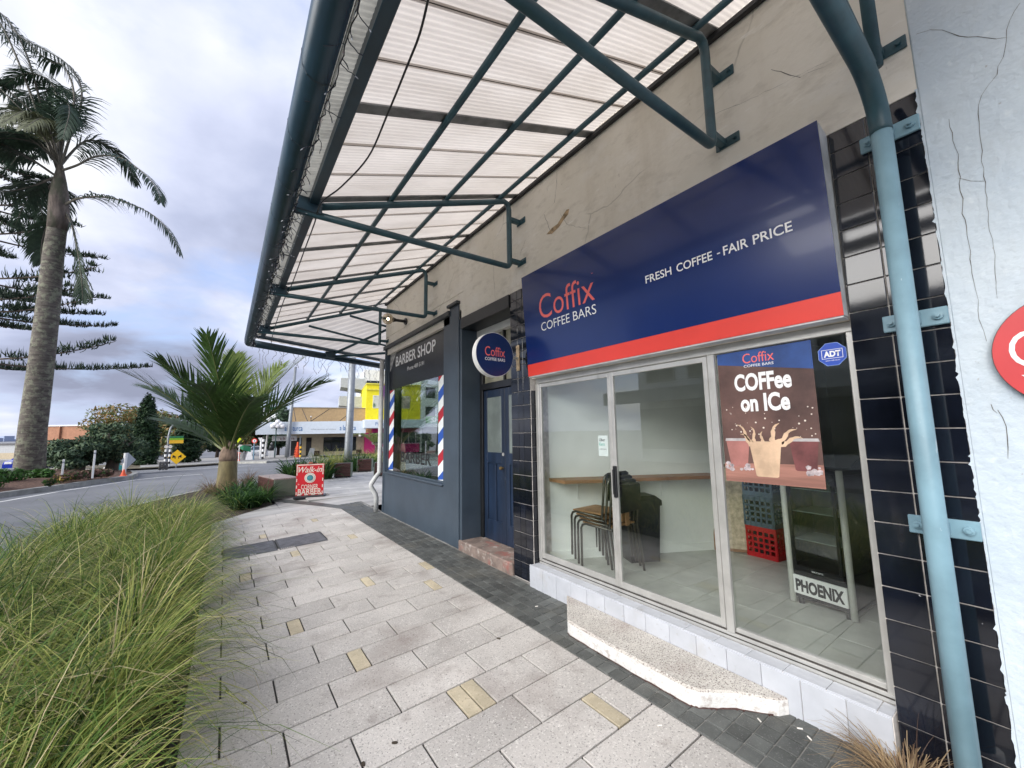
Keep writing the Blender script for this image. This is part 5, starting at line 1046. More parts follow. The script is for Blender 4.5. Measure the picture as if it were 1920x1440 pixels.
# ------------------------------------------------------------------ trees behind
barkm = M('tree_bark', (0.09, 0.07, 0.055), .9, scale=5, var=.3, stretch=(1, 1, .3), bump=.8, bscale=10)
def tree(label, px, py, w_px, h_px, mats, mix, n=5200, seed=1, trunk=.22, lf=.16, name='tree', dpt=None, ncl=26):
    P, k_, rz = far((px, py)); 
    if dpt: r = ray((px, py)); P = CAM + r * (dpt / r.dot(FWD)); k_ = dpt / FPX
    r = np.random.default_rng(seed); W_, H_ = w_px * k_ * .5, h_px * k_; t = thing(name, label, 'tree', tuple(P)); mb = MB(); zt = P[2] + H_ * .45
    mb.tube([(P[0], P[1], P[2] - .3), (P[0] + .1, P[1], P[2] + H_ * .25), (P[0], P[1], zt)], [trunk, trunk * .8, trunk * .5], 9); tips = []
    for i in range(7):
        a = i * .9 + r.uniform(0, .5); e = (P[0] + math.cos(a) * W_ * .6, P[1] + math.sin(a) * W_ * .6, P[2] + H_ * r.uniform(.5, .8)); tips.append(e); mb.tube([(P[0], P[1], P[2] + H_ * r.uniform(.2, .4)), ((P[0] * 2 + e[0]) / 3, (P[1] * 2 + e[1]) / 3, P[2] + H_ * .45), e], [trunk * .5, trunk * .35, trunk * .12], 6)
    mb.build('trunk', barkm, t, smooth=True); cl = []
    for i in range(ncl):
        a = r.uniform(0, 6.283); q = math.sqrt(r.uniform(0, 1)) * .82; u = r.uniform(0, 1); zz = .30 + .62 * u; env = math.sqrt(max(.05, 1 - ((zz - .55) / .5) ** 2)); s = r.uniform(.16, .30)
        cl.append((P[0] + math.cos(a) * q * W_ * env, P[1] + math.sin(a) * q * W_ * env, P[2] + H_ * zz, W_ * s * 1.25, W_ * s * 1.25, H_ * s * .55))
    card_cloud('crown', cl, n, lf * k_ * 30, mats, mix, t, rng=r, up=.5); return t
tg = [leafmat('tree_leaf_dark', (0.028, 0.055, 0.032), .6, .15), leafmat('tree_leaf_mid', (0.065, 0.11, 0.058), .6, .2), leafmat('tree_leaf_light', (0.14, 0.19, 0.10), .6, .2)]
tau = [leafmat('tree_leaf_rust', (0.22, 0.14, 0.05), .6, .25), leafmat('tree_leaf_olive', (0.13, 0.14, 0.05), .6, .25), leafmat('tree_leaf_mid2', (0.08, 0.115, 0.045), .6, .25)]
tree('dark spreading evergreen tree in front of the brick building', 140, 892, 120, 66, tg, [.5, .35, .15], 6500, 3, .3, .075)
tree('dense grey green tree beside the tall cypress', 205, 888, 110, 94, tg, [.35, .4, .25], 6500, 4, .3, .07)
tree('large rust and olive leaved tree rising behind the cypresses', 238, 880, 170, 116, tau, [.45, .35, .2], 6500, 5, .4, .075, dpt=62)
tree('olive green tree behind the street lamp', 315, 876, 110, 100, tau, [.2, .4, .4], 5000, 6, .3, .075, dpt=58)
tree('dark tree behind the young palm trunk', 405, 868, 110, 96, tg, [.5, .35, .15], 5000, 7, .3, .075, dpt=66)
tree('dark tree behind the give way sign', 468, 864, 92, 84, tau, [.25, .35, .4], 5000, 8, .3, .075, dpt=70)
tree('dark tree shading the left end of the cafe awning', 520, 862, 80, 92, tg, [.55, .35, .1], 5000, 9, .3, .075, dpt=72)
def cypress(label, px, py, w_px, h_px, seed):
    P, k_, rz = far((px, py)); t = thing('cypress_tree', label, 'tree', tuple(P)); H_, W_ = h_px * k_, w_px * k_ * .5; mb = MB(); mb.tube([(P[0], P[1], P[2] - .2), (P[0], P[1], P[2] + H_ * .9)], [.14, .03], 8); mb.build('trunk', barkm, t)
    r = np.random.default_rng(seed); cl = []
    for i in range(60):
        u = (i + .5) / 60; w2 = W_ * (1 - u) ** .42 * (.78 + .22 * min(1, u * 8)) * .8; a = i * 2.4; cl.append((P[0] + math.cos(a) * w2 * .55, P[1] + math.sin(a) * w2 * .55, P[2] + .15 + H_ * .97 * u, w2 * .62, w2 * .62, H_ * .05))
    card_cloud('crown', cl, 9000, .085, [leafmat('cypress_dark', (0.012, 0.032, 0.014), .6, .1), leafmat('cypress_mid', (0.028, 0.062, 0.022), .6, .15)], [.5, .5], t, rng=r, up=.9)
cypress('tall narrow dark cypress with a clipped pointed top near the island', 267, 873, 60, 134, 1); cypress('second narrow dark cypress standing behind the yellow diamond sign', 350, 868, 58, 134, 2)
# Norfolk pine: horizontal tiers of upturned tufts
rN = ray((-125, 900)); Pp = CAM + rN * (27 / rN.dot(FWD)); Pp[2] = -.3; np_t = thing('norfolk_pine', 'tall norfolk pine with flat horizontal tiers behind the tall palm', 'tree', tuple(Pp)); mb = MB(); mb.tube([(Pp[0], Pp[1], -.5), (Pp[0], Pp[1], 10), (Pp[0], Pp[1], 24)], [.42, .3, .05], 10); mb.build('trunk', barkm, np_t)
nm = [leafmat('pine_dark', (0.014, 0.028, 0.016), .6, .1), leafmat('pine_mid', (0.030, 0.055, 0.028), .6, .1)]
kp = 27 / FPX; rp_ = np.random.default_rng(8)
def zpx(py): return 1.6 + (CAM[2] * 0) + (822 - py) * kp
for (py, Lpx) in [(664, 320), (570, 268), (545, 240), (500, 250), (408, 205), (345, 165), (250, 110), (160, 75), (70, 40)]:
    zb = zpx(py); L0 = Lpx * kp
    for b_ in range(6):
        a = math.atan2(rg[1], rg[0]) + b_ * math.pi / 3 + (rp_.uniform(-.15, .15) if b_ else rp_.uniform(-.05, .05)); Lb = L0 * (1 if b_ == 0 else rp_.uniform(.8, 1.0)); ux, uy = math.cos(a), math.sin(a)
        bp = [(Pp[0] + ux * Lb * t, Pp[1] + uy * Lb * t, zb - .1 * math.sin(t * 2.6) * Lb * .25 + .10 * Lb * t * t) for t in np.linspace(0, 1, 8)]; mb = MB(); mb.tube(bp, [.085 * (1 - .75 * i / 7) for i in range(8)], 5); br_ = mb.build('branch', barkm, np_t)
        cl = []
        for t in np.linspace(.36, 1, 12):
            i = min(6, int(t * 7)); q = np.array(bp[i]) + (np.array(bp[i + 1]) - np.array(bp[i])) * (t * 7 - i); s = min(.62, Lb * .10) * (1.25 - .7 * t); off = rp_.uniform(-1, 1) * s * 1.2; cl.append((q[0] - uy * off, q[1] + ux * off, q[2] + s * .42, s * .95, s * .95, s * .55))
        nb_ = 330; ii = rp_.integers(0, len(cl), nb_); ca_ = np.array(cl)[ii]; bs = ca_[:, :3] + rp_.normal(0, .55, (nb_, 3)) * ca_[:, 3:]; bs[:, 2] = ca_[:, 2] - ca_[:, 5] * .8
        Vn, Fn, mn = blades(bs, rp_.uniform(0, 6.283, nb_), ca_[:, 3] * rp_.uniform(.9, 1.7, nb_), rp_.uniform(.2, 1.25, nb_), rp_.uniform(-1.1, -.2, nb_), np.full(nb_, .085), rp_.integers(0, 2, nb_), seg=3)
        obj('needles', np_mesh('needles', Vn, Fn, nm, mn), br_)
# ------------------------------------------------------------------ far buildings on the left
def bldg(label, px0, px1, pytop, pybase, dpt, mat, extra=None, name='building', dep=8.0):
    r0, r1 = ray((px0, pybase)), ray((px1, pybase)); a = CAM + r0 * (dpt / r0.dot(FWD)); b = CAM + r1 * (dpt / r1.dot(FWD)); k_ = dpt / FPX
    t = thing(name, label, 'building'); W_ = np.linalg.norm((b - a)[:2]); H_ = (pybase - pytop) * k_; mb = MB(); mb.box(0, W_, 0, dep, -3.0, H_); mb.build('wall', mat, t)
    t.location = Vector((a[0], a[1], a[2])); t.rotation_euler = (0, 0, math.atan2(b[1] - a[1], b[0] - a[0])); return t, W_, H_, k_
brick = M('far_brick', (0.30, 0.145, 0.085), .85, scale=2, var=.15)
t, W_, H_, k_ = bldg('plain orange brick building with a white roof edge behind the trees', 80, 172, 800, 872, 78, brick, dep=14)
mb = MB(); mb.bbox(-.2, W_ + .2, -.2, 14.2, H_, H_ + .25); mb.build('roof_edge', M('roof_white', (.6, .62, .65), .6), t); mb = MB(); mb.box(W_ * .28, W_ * .30, -.35, 0, -3, H_ - .01); mb.build('pier', brick, t)
t, W_, H_, k_ = bldg('low grey commercial building at the far end of the road', -160, 34, 834, 880, 85, M('far_grey_wall', (.34, .35, .36), .8, var=.1), dep=12)
mb = MB(); mb.bbox(0, W_, -.3, 0, H_ - .35, H_); mb.build('fascia', M('far_dark_fascia', (.06, .06, .07), .6), t); mb = MB(); mb.box(W_ * .5, W_ * .95, -.06, 0, H_ * .35, H_ * .6); mb.build('window', M('far_tan', (.35, .29, .2), .7), t); mb = MB(); mb.bbox(0, W_, -2.0, -.31, H_ * .18, H_ * .26); mb.build('verandah', M('far_white', (.65, .66, .67), .6), t)
haz = M('distant_block', (.30, .36, .50), .9, var=.1)
for i, (a, b, c) in enumerate([(-40, -18, 822), (-14, 4, 818), (8, 22, 824), (22, 33, 821), (36, 50, 826)]):
    t, W_, H_, k_ = bldg('pale blue grey office block far away on the skyline', a, b, c, 850, 900 + i * 40, haz, dep=20, name='distant_block'); t['group'] = 'office blocks on the skyline'
# ------------------------------------------------------------------ street things at the far side of the road
def farthing(name, label, cat, p, dz=0.0, group=None):
    P, k_, rz = far(p, dz); t = thing(name, label, cat, None, group); t.location = Vector(P); t.rotation_euler = (0, 0, rz); return t, k_
galv = M('galvanised_steel', (.25, .27, .29), .45, scale=5, var=.12, metal=.4); whitep = M('white_post_paint', (.70, .70, .69), .5, var=.08); orange = M('safety_orange', (.75, .10, .03), .5, var=.08); yel = M('sign_yellow', (.80, .47, .01), .45, var=.04); flu = M('sign_lime_yellow', (.68, .78, .02), .45, var=.04)
far_walk = MB(); fe = [gpt(p) for p in [(262, 878), (300, 876), (370, 872), (430, 867), (500, 863), (560, 859), (600, 856)]]; n = len(fe); fb_ = [np.array((P[0] * 1.0 + (P[0] - CAM[0]) * .9, P[1] + (P[1] - CAM[1]) * .9, 0)) for P in fe]
far_walk.add([(P[0], P[1], groad(0, P[1]) - .12) for P in fe] + [(P[0], P[1], groad(0, P[1]) + .06) for P in fe] + [(P[0] * 1 + .2 * (P[0] - CAM[0]) / 30, P[1] + .25, groad(0, P[1] + .25) + .07) for P in fe], [(k * n + i, k * n + i + 1, (k + 1) * n + i + 1, (k + 1) * n + i) for k in range(2) for i in range(n - 1)]); far_walk.build('far_kerb', conc, kind='structure')
mb = MB(); mb.add([(P[0], P[1] + .2, groad(0, P[1] + .2) + .05) for P in fe] + [(P[0], P[1], groad(0, P[1]) + .05) for P in fb_], [(i, i + 1, n + i + 1, n + i) for i in range(n - 1)]); mb.build('far_footpath', M('far_paving', (.30, .29, .27), .8, var=.15, scale=.6), kind='structure')
mb = MB(); fs_ = [gpt(p) for p in [(130, 884), (262, 879), (300, 877), (420, 869), (420, 862), (300, 866), (200, 872), (120, 876)]]; mb.add([(P[0], P[1], groad(0, P[1]) + .03) for P in fs_], [(0, 1, 6, 7), (1, 2, 5, 6), (2, 3, 4, 5)]); mb.build('verge', M('dry_verge', (.12, .10, .06), .95, var=.3, scale=3), kind='structure')
def diamond(t, h, s, mat, k): mb = MB(); mb.prism([(0, -s), (s, 0), (0, s), (-s, 0)], (0, -.03, h), (1, 0, 0), (0, 0, 1), (0, -.012, 0)); return mb.build('sign_face', mat, t)
# yellow diamond with two arrows
t, k_ = farthing('warning_sign', 'yellow diamond road sign with two black diverging arrows', 'sign', (330, 877)); s = 13.5 * k_; h = 20 * k_; fc = diamond(t, h, s, yel, k_); mb = MB(); mb.tube([(0, 0, 0), (0, 0, h + s * .8)], .03, 8); mb.build('post', galv, t)
for sg in (-1, 1):
    mb = MB(); pr = [(.10, .05), (.55, -.28), (.40, -.40), (.05, -.12)]; ah = [(.05, .25), (.42, .02), (.0, -.22)]
    mb.prism([(sg * s * (.15 + .3 * a), s * b * .7) for a, b in [(.0, -.35), (.25, -.35), (.25, .05), (.0, .05)]], (0, -.045, h), (1, 0, 0), (0, 0, 1), (0, -.004, 0)); mb.prism([(sg * s * .05, s * .03), (sg * s * .42, s * .03), (sg * s * .5, s * .36)] if False else [(sg * s * .08, s * .02), (sg * s * .46, s * .30), (sg * s * .50, -s * .12)], (0, -.046, h), (1, 0, 0), (0, 0, 1), (0, -.004, 0)); mb.build('arrow', black_t, fc)
# direction sign, lamp
t, k_ = farthing('direction_sign', 'green and yellow stacked street direction signs on a post', 'sign', (313, 876)); mb = MB(); mb.tube([(0, 0, 0), (0, 0, 58 * k_)], .04, 8); mb.build('post', galv, t)
for i, (c, z) in enumerate([((.02, .16, .07), 56), ((.20, .45, .02), 52), ((.75, .42, .02), 48.5), ((.75, .45, .03), 45.5)]): mb = MB(); mb.bbox(0, 21 * k_, -.04, .02, (z - 1.6) * k_, (z + 1.6) * k_, .004); mb.build('blade', M('blade_%d' % i, c, .5, var=.04), t)
t, k_ = farthing('street_lamp', 'grey curved street lamp arching in front of the trees', 'lamp', (311, 877)); mb = MB(); mb.tube([(0, 0, 0), (0, 0, 60 * k_), (2 * k_, 0, 74 * k_), (8 * k_, 0, 84 * k_), (17 * k_, 0, 88 * k_), (24 * k_, 0, 88 * k_)], .05, 8); mb.build('post', galv, t, smooth=True); mb = MB(); mb.bbox(20 * k_, 28 * k_, -.1, .1, 86.6 * k_, 88.6 * k_, .02); mb.build('lamp_head', galv, t)
bwm = [black_t, whitep]
def banded(t, h, r=.05, nb=8):
    mb = MB()
    for i in range(nb): mb.cur = i % 2; mb.tube([(0, 0, h * i / nb), (0, 0, h * (i + 1) / nb)], r, 8)
    return mb.build('post', bwm, t)
for px, lb in ((308, 'black and white banded post left of the yellow diamond sign'), (316, 'black and white banded post touching the yellow diamond sign')):
    t, k_ = farthing('crossing_post', lb, 'post', (px, 879)); banded(t, 36 * k_, .055); mb = MB(); mb.tube([(0, -.05, 41 * k_), (0, .05, 41 * k_)], 3 * k_, 16); mb.build('disc', M('pale_disc', (.7, .66, .6), .5), t)
mb = MB(); P, k_, rz = far((306, 881)); t = thing('stone_wall', 'low grey stone wall end beside the banded posts', 'wall'); 
for i in range(3):
    for j in range(3): mb = MB(); mb.bbox((-7 + i * 4.6) * k_, (-2.6 + i * 4.6) * k_, -.2, .3, j * 5.2 * k_, (j * 5.2 + 5) * k_, .03); mb.build('stone', M('rough_stone', (.16, .15, .14), .9, var=.3, rand=.2), t)
put(t, P, rz)
# island sign seen from behind, cone, cabinet, posts
Pi = atz((232, 890), -.05); ki = depth(Pi) / FPX; rzi = math.atan2(*(Pi - CAM)[[1, 0]]) - math.pi / 2
def at(name, label, cat, p, z, group=None): P = atz(p, z); t = thing(name, label, cat, None, group); t.location = Vector(P); t.rotation_euler = (0, 0, math.atan2(P[1] - CAM[1], P[0] - CAM[0]) - math.pi / 2); return t, depth(P) / FPX
t, k_ = at('road_sign', 'grey back of a diamond road sign on a white post at the island end', 'sign', (232, 892), -.06); mb = MB(); mb.tube([(0, 0, 0), (0, 0, 42 * k_)], 3 * k_, 10); mb.build('post', whitep, t); mb = MB(); mb.prism([(0, -15 * k_), (15 * k_, 0), (0, 15 * k_), (-11 * k_, 0)], (3 * k_, .06, 28 * k_), (.8, .6, 0), (0, 0, 1), (.0, .012, 0)); mb.build('plate', M('sign_back_grey', (.36, .39, .42), .4, var=.05, metal=.5), t)
def cone(t, k, h, r): mb = MB(); mb.bbox(-r, r, -r, r, 0, h * .06, .004); mb.lathe((0, 0, 0), [(r * .78, h * .06), (r * .22, h)], 14); return mb.build('body', orange, t)
t, k_ = at('traffic_cone', 'orange base of a traffic cone around the white island post', 'cone', (231, 892.5), -.06); cone(t, k_, 12 * k_, 5.5 * k_)
for px, py, h_, lb in ((173, 897, 52, 'tall white marker post on the planted island'), (115, 902, 40, 'short white marker post on the planted island by the blue car')):
    t, k_ = at('marker_post', lb, 'post', (px, py), .05); mb = MB(); mb.bbox(-1.5 * k_, 1.5 * k_, -.02, .02, 0, h_ * k_, .005); mb.build('post', whitep, t); mb = MB(); mb.bbox(-1.5 * k_, 1.5 * k_, -.024, -.021, (h_ - 7) * k_, (h_ - 4) * k_); mb.build('reflector', M('reflector_grey', (.25, .27, .3), .4), t)
t, k_ = at('white_sign_board', 'white notice board with a grey line beside the tall palm', 'sign', (2, 905), .05); mb = MB(); mb.bbox(-13 * k_, 13 * k_, -.02, .02, 8 * k_, 26 * k_, .004); mb.build('panel', whitep, t); mb = MB(); mb.tube([(-10 * k_, .03, 0), (-10 * k_, .03, 26 * k_)], .03, 8); mb.tube([(10 * k_, .03, 0), (10 * k_, .03, 26 * k_)], .03, 8); mb.build('post', galv, t); mb = MB(); mb.box(0, 8 * k_, -.026, -.0205, 13 * k_, 14.5 * k_); mb.build('printed_line', M('grey_print', (.3, .3, .32), .5), t)
P, k_, rz = far((217, 884)); t = thing('utility_cabinet', 'teal painted utility cabinet beside pale concrete blocks', 'cabinet'); teal = M('teal_paint', (.05, .30, .30), .45, var=.1); mb = MB(); mb.bbox(-7 * k_, 8 * k_, -.3, .3, 0, 11 * k_, .02); mb.build('body', teal, t); mb = MB(); mb.bbox(-3.5 * k_, 5 * k_, -.25, .25, 11 * k_, 17 * k_, .02); mb.build('upper_box', teal, t); put(t, P, rz)
for px, w_, h_, lb in ((200, 5, 8, 'small pale concrete block left of the teal cabinet'), (207, 4, 12, 'taller grey concrete block touching the teal cabinet')): P, k_, rz = far((px, 884)); mb = MB(); mb.bbox(-w_ * k_, w_ * k_, -.3, .3, 0, h_ * k_, .04); o = mb.build('concrete_block', M('pale_block', (.48, .47, .45), .8, var=.1), None); tag(o, lb, 'block'); put(o, P, rz)
# tall thin mast behind the palm
t, k_ = farthing('flag_mast', 'thin white mast standing right behind the tall palm trunk', 'mast', (80, 872)); mb = MB(); mb.tube([(0, 0, 0), (0, 0, 130 * k_)], 1.2 * k_, 8); mb.build('pole', whitep, t); t.location = t.location
t, k_ = farthing('flag_mast', 'thin white mast standing left of the tall palm trunk', 'mast', (36, 874)); mb = MB(); mb.tube([(0, 0, 0), (2 * k_, 0, 62 * k_)], 1.2 * k_, 8); mb.build('pole', whitep, t)
# cars
def car(label, p, body, L_=4.2, turn=0.0):
    P, k_, rz = far(p); t = thing('parked_car', label, 'car'); W_ = .86; mb = MB()
    prof = [(-2.08, .35), (-2.1, .62), (-1.95, .80), (-1.45, .88), (-.75, 1.38), (-.4, 1.46), (.75, 1.44), (1.35, .98), (1.95, .86), (2.1, .62), (2.08, .32)]
    sec = lambda f, z: W_ * (f if z < .9 else f - .22 * (z - .9) / .56)
    n = len(prof); vs = []
    for sgn in (-1, 1): vs += [(x, sgn * sec(1, z), z) for x, z in prof]
    mb.add(vs, [tuple(range(n)), tuple(range(2 * n - 1, n - 1, -1))] + [(i, (i + 1) % n, n + (i + 1) % n, n + i) for i in range(n)]); mb.build('body', body, t)
    gl_ = M('car_glass', (.03, .035, .04), .08)
    for sgn in (-1, 1): mb = MB(); mb.prism([(-1.25, .93), (-.70, 1.34), (.70, 1.36), (1.15, 1.0)], (0, sgn * .80, 0), (1, 0, 0), (0, -sgn * .3, 1), (0, sgn * .02, 0)); mb.build('side_window', gl_, t)
    for a, b in (((-1.42, .92), (-.80, 1.36)), ((1.33, 1.0), (.80, 1.42))): mb = MB(); s_ = -.02 if a[0] < 0 else .02; mb.add([(a[0] + s_, -.68, a[1] + .01), (a[0] + s_, .68, a[1] + .01), (b[0] + s_, .6, b[1] + .01), (b[0] + s_, -.6, b[1] + .01)], [(0, 1, 2, 3)]); mb.build('windscreen', gl_, t)
    for x in (-1.32, 1.32):
        for sgn in (-1, 1): mb = MB(); mb.tube([(x, sgn * .70, .31), (x, sgn * .88, .31)], .31, 16); w_ = mb.build('wheel', dkplast, t); mb = MB(); mb.tube([(x, sgn * .881, .31), (x, sgn * .89, .31)], .19, 12); mb.build('rim', galv, w_)
    for sgn in (-.6, .6): mb = MB(); mb.bbox(2.05, 2.11, sgn - .16, sgn + .16, .66, .80, .01); mb.build('tail_lamp', M('lamp_red', (.5, .01, .01), .3), t); mb = MB(); mb.bbox(-2.12, -2.04, sgn - .16, sgn + .16, .64, .78, .01); mb.build('headlight', M('lamp_clear', (.7, .7, .7), .2), t)
    put(t, P, rz + turn); return t
cr = car('blue hatchback parked behind the planted island', (84, 884), M('blue_car_paint', (.01, .03, .32), .25, coat=.8), turn=1.1)
car('silver car parked behind the give way sign', (483, 853.5), M('silver_car_paint', (.45, .47, .5), .3, metal=.4, coat=.6), turn=1.35)
t, k_ = farthing('traffic_cone', 'orange traffic cone beside the blue hatchback', 'cone', (95, 884)); cone(t, k_, 14 * k_, 4.5 * k_)
# middle group of signs
def post(t, h, r=.035, mat=None): mb = MB(); mb.tube([(0, 0, 0), (0, 0, h)], r, 8); return mb.build('post', mat or galv, t)
t, k_ = farthing('warning_sign', 'small lime yellow diamond sign above the green umbrella', 'sign', (447, 865)); post(t, 38 * k_, .03, whitep); diamond(t, 38 * k_, 6 * k_, flu, k_)
t, k_ = farthing('speed_sign', 'round red bordered speed sign on a blue and white post', 'sign', (475, 862)); post(t, 32 * k_, .05, M('blue_white_post', (.12, .22, .30), .5)); 
for r_2, mt, yy in ((4.6, sign_red, -.03), (2.9, white_t, -.04), (1.0, black_t, -.05)): mb = MB(); mb.tube([(0, yy - .012, 35 * k_), (0, yy, 35 * k_)], r_2 * k_, 18); mb.build('disc', mt, t)
t, k_ = farthing('give_way_sign', 'white back of a triangular give way sign beside a banded post', 'sign', (488, 860)); post(t, 36 * k_, .10, whitep); mb = MB(); mb.prism([(-5.5 * k_, 6 * k_), (5.5 * k_, 6 * k_), (0, -5 * k_)], (0, -.05, 33 * k_), (1, 0, 0), (0, 0, 1), (0, .02, 0)); mb.build('plate', whitep, t)
t, k_ = farthing('crossing_post', 'black and white banded post beside the give way sign', 'post', (492, 861)); banded(t, 42 * k_, .09, 9)
t, k_ = farthing('street_name_post', 'white pole with a green street name blade at the top', 'sign', (496, 858)); mb = MB(); mb.tube([(0, 0, 0), (6 * k_, 0, 96 * k_)], .10, 8); mb.build('pole', whitep, t); mb = MB(); mb.bbox(0 * k_, 13 * k_, -.15, -.11, 90 * k_, 95 * k_, .005); mb.build('name_blade', M('street_green', (.01, .22, .15), .5), t)
t, k_ = farthing('umbrella', 'green and white cafe umbrella folded over beside the orange barrier', 'umbrella', (462, 862)); mb = MB(); 
mb.cur = 0; mb.add([(-21 * k_, 0, 29 * k_), (-6 * k_, -.5, 28 * k_), (6 * k_, -.4, 29 * k_), (9 * k_, 0, 20 * k_), (6 * k_, -.1, 14 * k_), (-6 * k_, -.3, 18 * k_), (-14 * k_, 0, 23 * k_), (8 * k_, .5, 25 * k_)], [(0, 1, 6), (1, 2, 7), (2, 3, 7), (0, 1, 7)]); mb.cur = 1; mb.add([(-14 * k_, -.02, 23 * k_), (-6 * k_, -.5, 27.5 * k_), (6 * k_, -.4, 24 * k_), (6 * k_, -.1, 14 * k_), (-6 * k_, -.3, 18 * k_)], [(0, 1, 4), (1, 2, 3, 4)]); mb.build('canopy', [whitep, M('umbrella_green', (.03, .22, .11), .6)], t); post(t, 26 * k_, .03)
for px, lb in ((440, 'orange plastic safety barrier left of the umbrella'), (447, 'tall orange plastic safety barrier in front of the bin')):
    t, k_ = farthing('safety_barrier', lb, 'barrier', (px, 864)); mb = MB(); mb.bbox(-2.5 * k_, 2.5 * k_, -.2, .2, 0, 1.5 * k_, .02); mb.bbox(-1.6 * k_, 1.6 * k_, -.1, .1, 1.5 * k_, 14 * k_, .04); mb.bbox(-2.4 * k_, 2.4 * k_, -.12, .12, 12 * k_, 16 * k_, .05); mb.build('body', orange, t)
t, k_ = farthing('street_bin', 'grey slatted street bin behind the orange barrier', 'bin', (455, 862)); mb = MB(); mb.lathe((0, 0, 0), [(4 * k_, 0), (4.3 * k_, 12 * k_), (4.6 * k_, 12.2 * k_), (4.6 * k_, 13.4 * k_)], 14); mb.build('body', M('bin_grey', (.30, .30, .29), .6, var=.2, scale=10), t)
t, k_ = farthing('covered_display', 'white cloth covered display stand under the umbrella', 'stand', (466, 862)); mb = MB(); mb.add([(-5 * k_, -.3, 0), (6 * k_, -.3, 0), (6 * k_, .3, 0), (-5 * k_, .3, 0), (-2 * k_, -.1, 15 * k_), (4 * k_, -.1, 14 * k_), (4 * k_, .1, 14 * k_), (-2 * k_, .1, 15 * k_)], [(0, 1, 5, 4), (1, 2, 6, 5), (2, 3, 7, 6), (3, 0, 4, 7), (4, 5, 6, 7)]); mb.build('cloth', whitep, t)
t, k_ = farthing('bust_statue', 'dark bust statue on a white plinth near the globe lamps', 'statue', (508, 858)); mb = MB(); mb.bbox(-4.3 * k_, 4.3 * k_, -.2, .2, 0, 13 * k_, .02); mb.build('plinth', whitep, t); mb = MB(); mb.lathe((0, 0, 13 * k_), [(4.2 * k_, 0), (4.4 * k_, 6 * k_), (3.6 * k_, 9 * k_), (1.4 * k_, 11 * k_)], 14); mb.build('torso', dkplast, t, smooth=True); ball((0, 0, 26 * k_), 2.3 * k_).build('head', M('statue_grey', (.22, .22, .23), .6), t, smooth=True)
t, k_ = farthing('globe_lamp', 'green post with a cluster of white globe lamps', 'lamp', (515, 858)); post(t, 60 * k_, .05, M('lamp_green', (.015, .06, .05), .5)); mb = MB(); mb.tube([(-8 * k_, 0, 55 * k_), (12 * k_, 0, 55 * k_)], .04, 6); mb.build('arm', MATS['lamp_green'], t)
for x, z in ((-6, 59), (2, 59), (10, 59), (2, 67), (-2, 62), (7, 63)): ball((x * k_, 0, z * k_), 4.4 * k_).build('globe', M('globe_white', (.80, .80, .80), .35, var=.02), t, smooth=True)
t, k_ = farthing('light_pole', 'tall grey tapered light pole at the kerb left of the cafe', 'pole', (538, 857)); mb = MB(); mb.tube([(0, 0, 0), (1 * k_, 0, 40 * k_), (7 * k_, 0, 172 * k_)], [4 * k_, 3.4 * k_, 2.2 * k_], 12); mb.build('pole', galv, t, smooth=True)
t, k_ = farthing('orange_cone_stack', 'tall stack of orange traffic cones outside the cafe', 'cone', (557, 857)); 
for i in range(7): mb = MB(); mb.lathe((0, 0, i * 3 * k_), [(6.5 * k_ * (1 - .07 * i), 0), (6.5 * k_ * (1 - .07 * i), 1 * k_), (3.6 * k_ * (1 - .08 * i), 1.1 * k_), (1.2 * k_, 10 * k_)], 12); mb.build('cone', orange, t)
t, k_ = farthing('hydrant_sign', 'yellow and black striped bollard beside the orange cones', 'bollard', (563, 857)); mb = MB()
for i in range(6): mb.cur = i % 2; mb.tube([(0, 0, i * 4 * k_), (0, 0, (i + 1) * 4 * k_)], 1.6 * k_, 8)
mb.build('post', [yel, black_t], t)
t, k_ = farthing('a_board', 'grey pavement a-board outside the cafe door', 'board', (583, 856)); mb = MB()
for sg in (-1, 1): mb.add([(-6 * k_, sg * 5 * k_ * .5, 0), (4 * k_, sg * 5 * k_ * .5, 0), (6 * k_, 0, 15 * k_), (-2 * k_, 0, 16 * k_), (-6 * k_, sg * 5 * k_ * .5 + .03, 0), (4 * k_, sg * 5 * k_ * .5 + .03, 0), (6 * k_, .03, 15 * k_), (-2 * k_, .03, 16 * k_)], [(0, 1, 2, 3), (4, 5, 6, 7), (0, 1, 5, 4), (1, 2, 6, 5), (2, 3, 7, 6), (3, 0, 4, 7)])
mb.build('panel', M('board_grey', (.20, .21, .21), .6), t)
# ------------------------------------------------------------------ the cafe across the side street
Pc, kc, rc = far((612, 853))
def facade(name, label, px0, pxref=612, dist=1.0):
    """local frame: x = photo pixels to the right of pxref, z = pixels above the base line 853, y = metres behind the front"""
    t = thing(name, label, 'building'); return t
def fq(mb, a, b, y0, y1, z0, z1, c=None): (mb.bbox(a * kc, b * kc, y0, y1, z0 * kc, z1 * kc, c) if c else mb.box(a * kc, b * kc, y0, y1, z0 * kc, z1 * kc))
cafe = thing('cafe_building', 'single storey cafe with tan parapet and long white lettered awning', 'building')
tan = M('tan_parapet', (.46, .32, .17), .8, var=.08); cream = M('cafe_cream', (.50, .42, .29), .8, var=.08)
mb = MB(); fq(mb, -62, 80, .2, 10, 40, 88); mb.build('parapet', tan, cafe)
mb = MB(); fq(mb, -62.5, 80, .1, 10, 88, 89.5, .02); mb.build('parapet_cap', M('parapet_cap', (.32, .30, .27), .7), cafe)
mb = MB()
for a, b, z0, z1 in [(-62, 56, 33, 40), (-42, -35, 0, 33), (-26, -22, 0, 33), (-12, -6, 0, 33), (-22, -12, 8, 33), (52, 66, 0, 33), (66, 80, 0, 33)]: fq(mb, a, b, .2, .6, z0, z1)
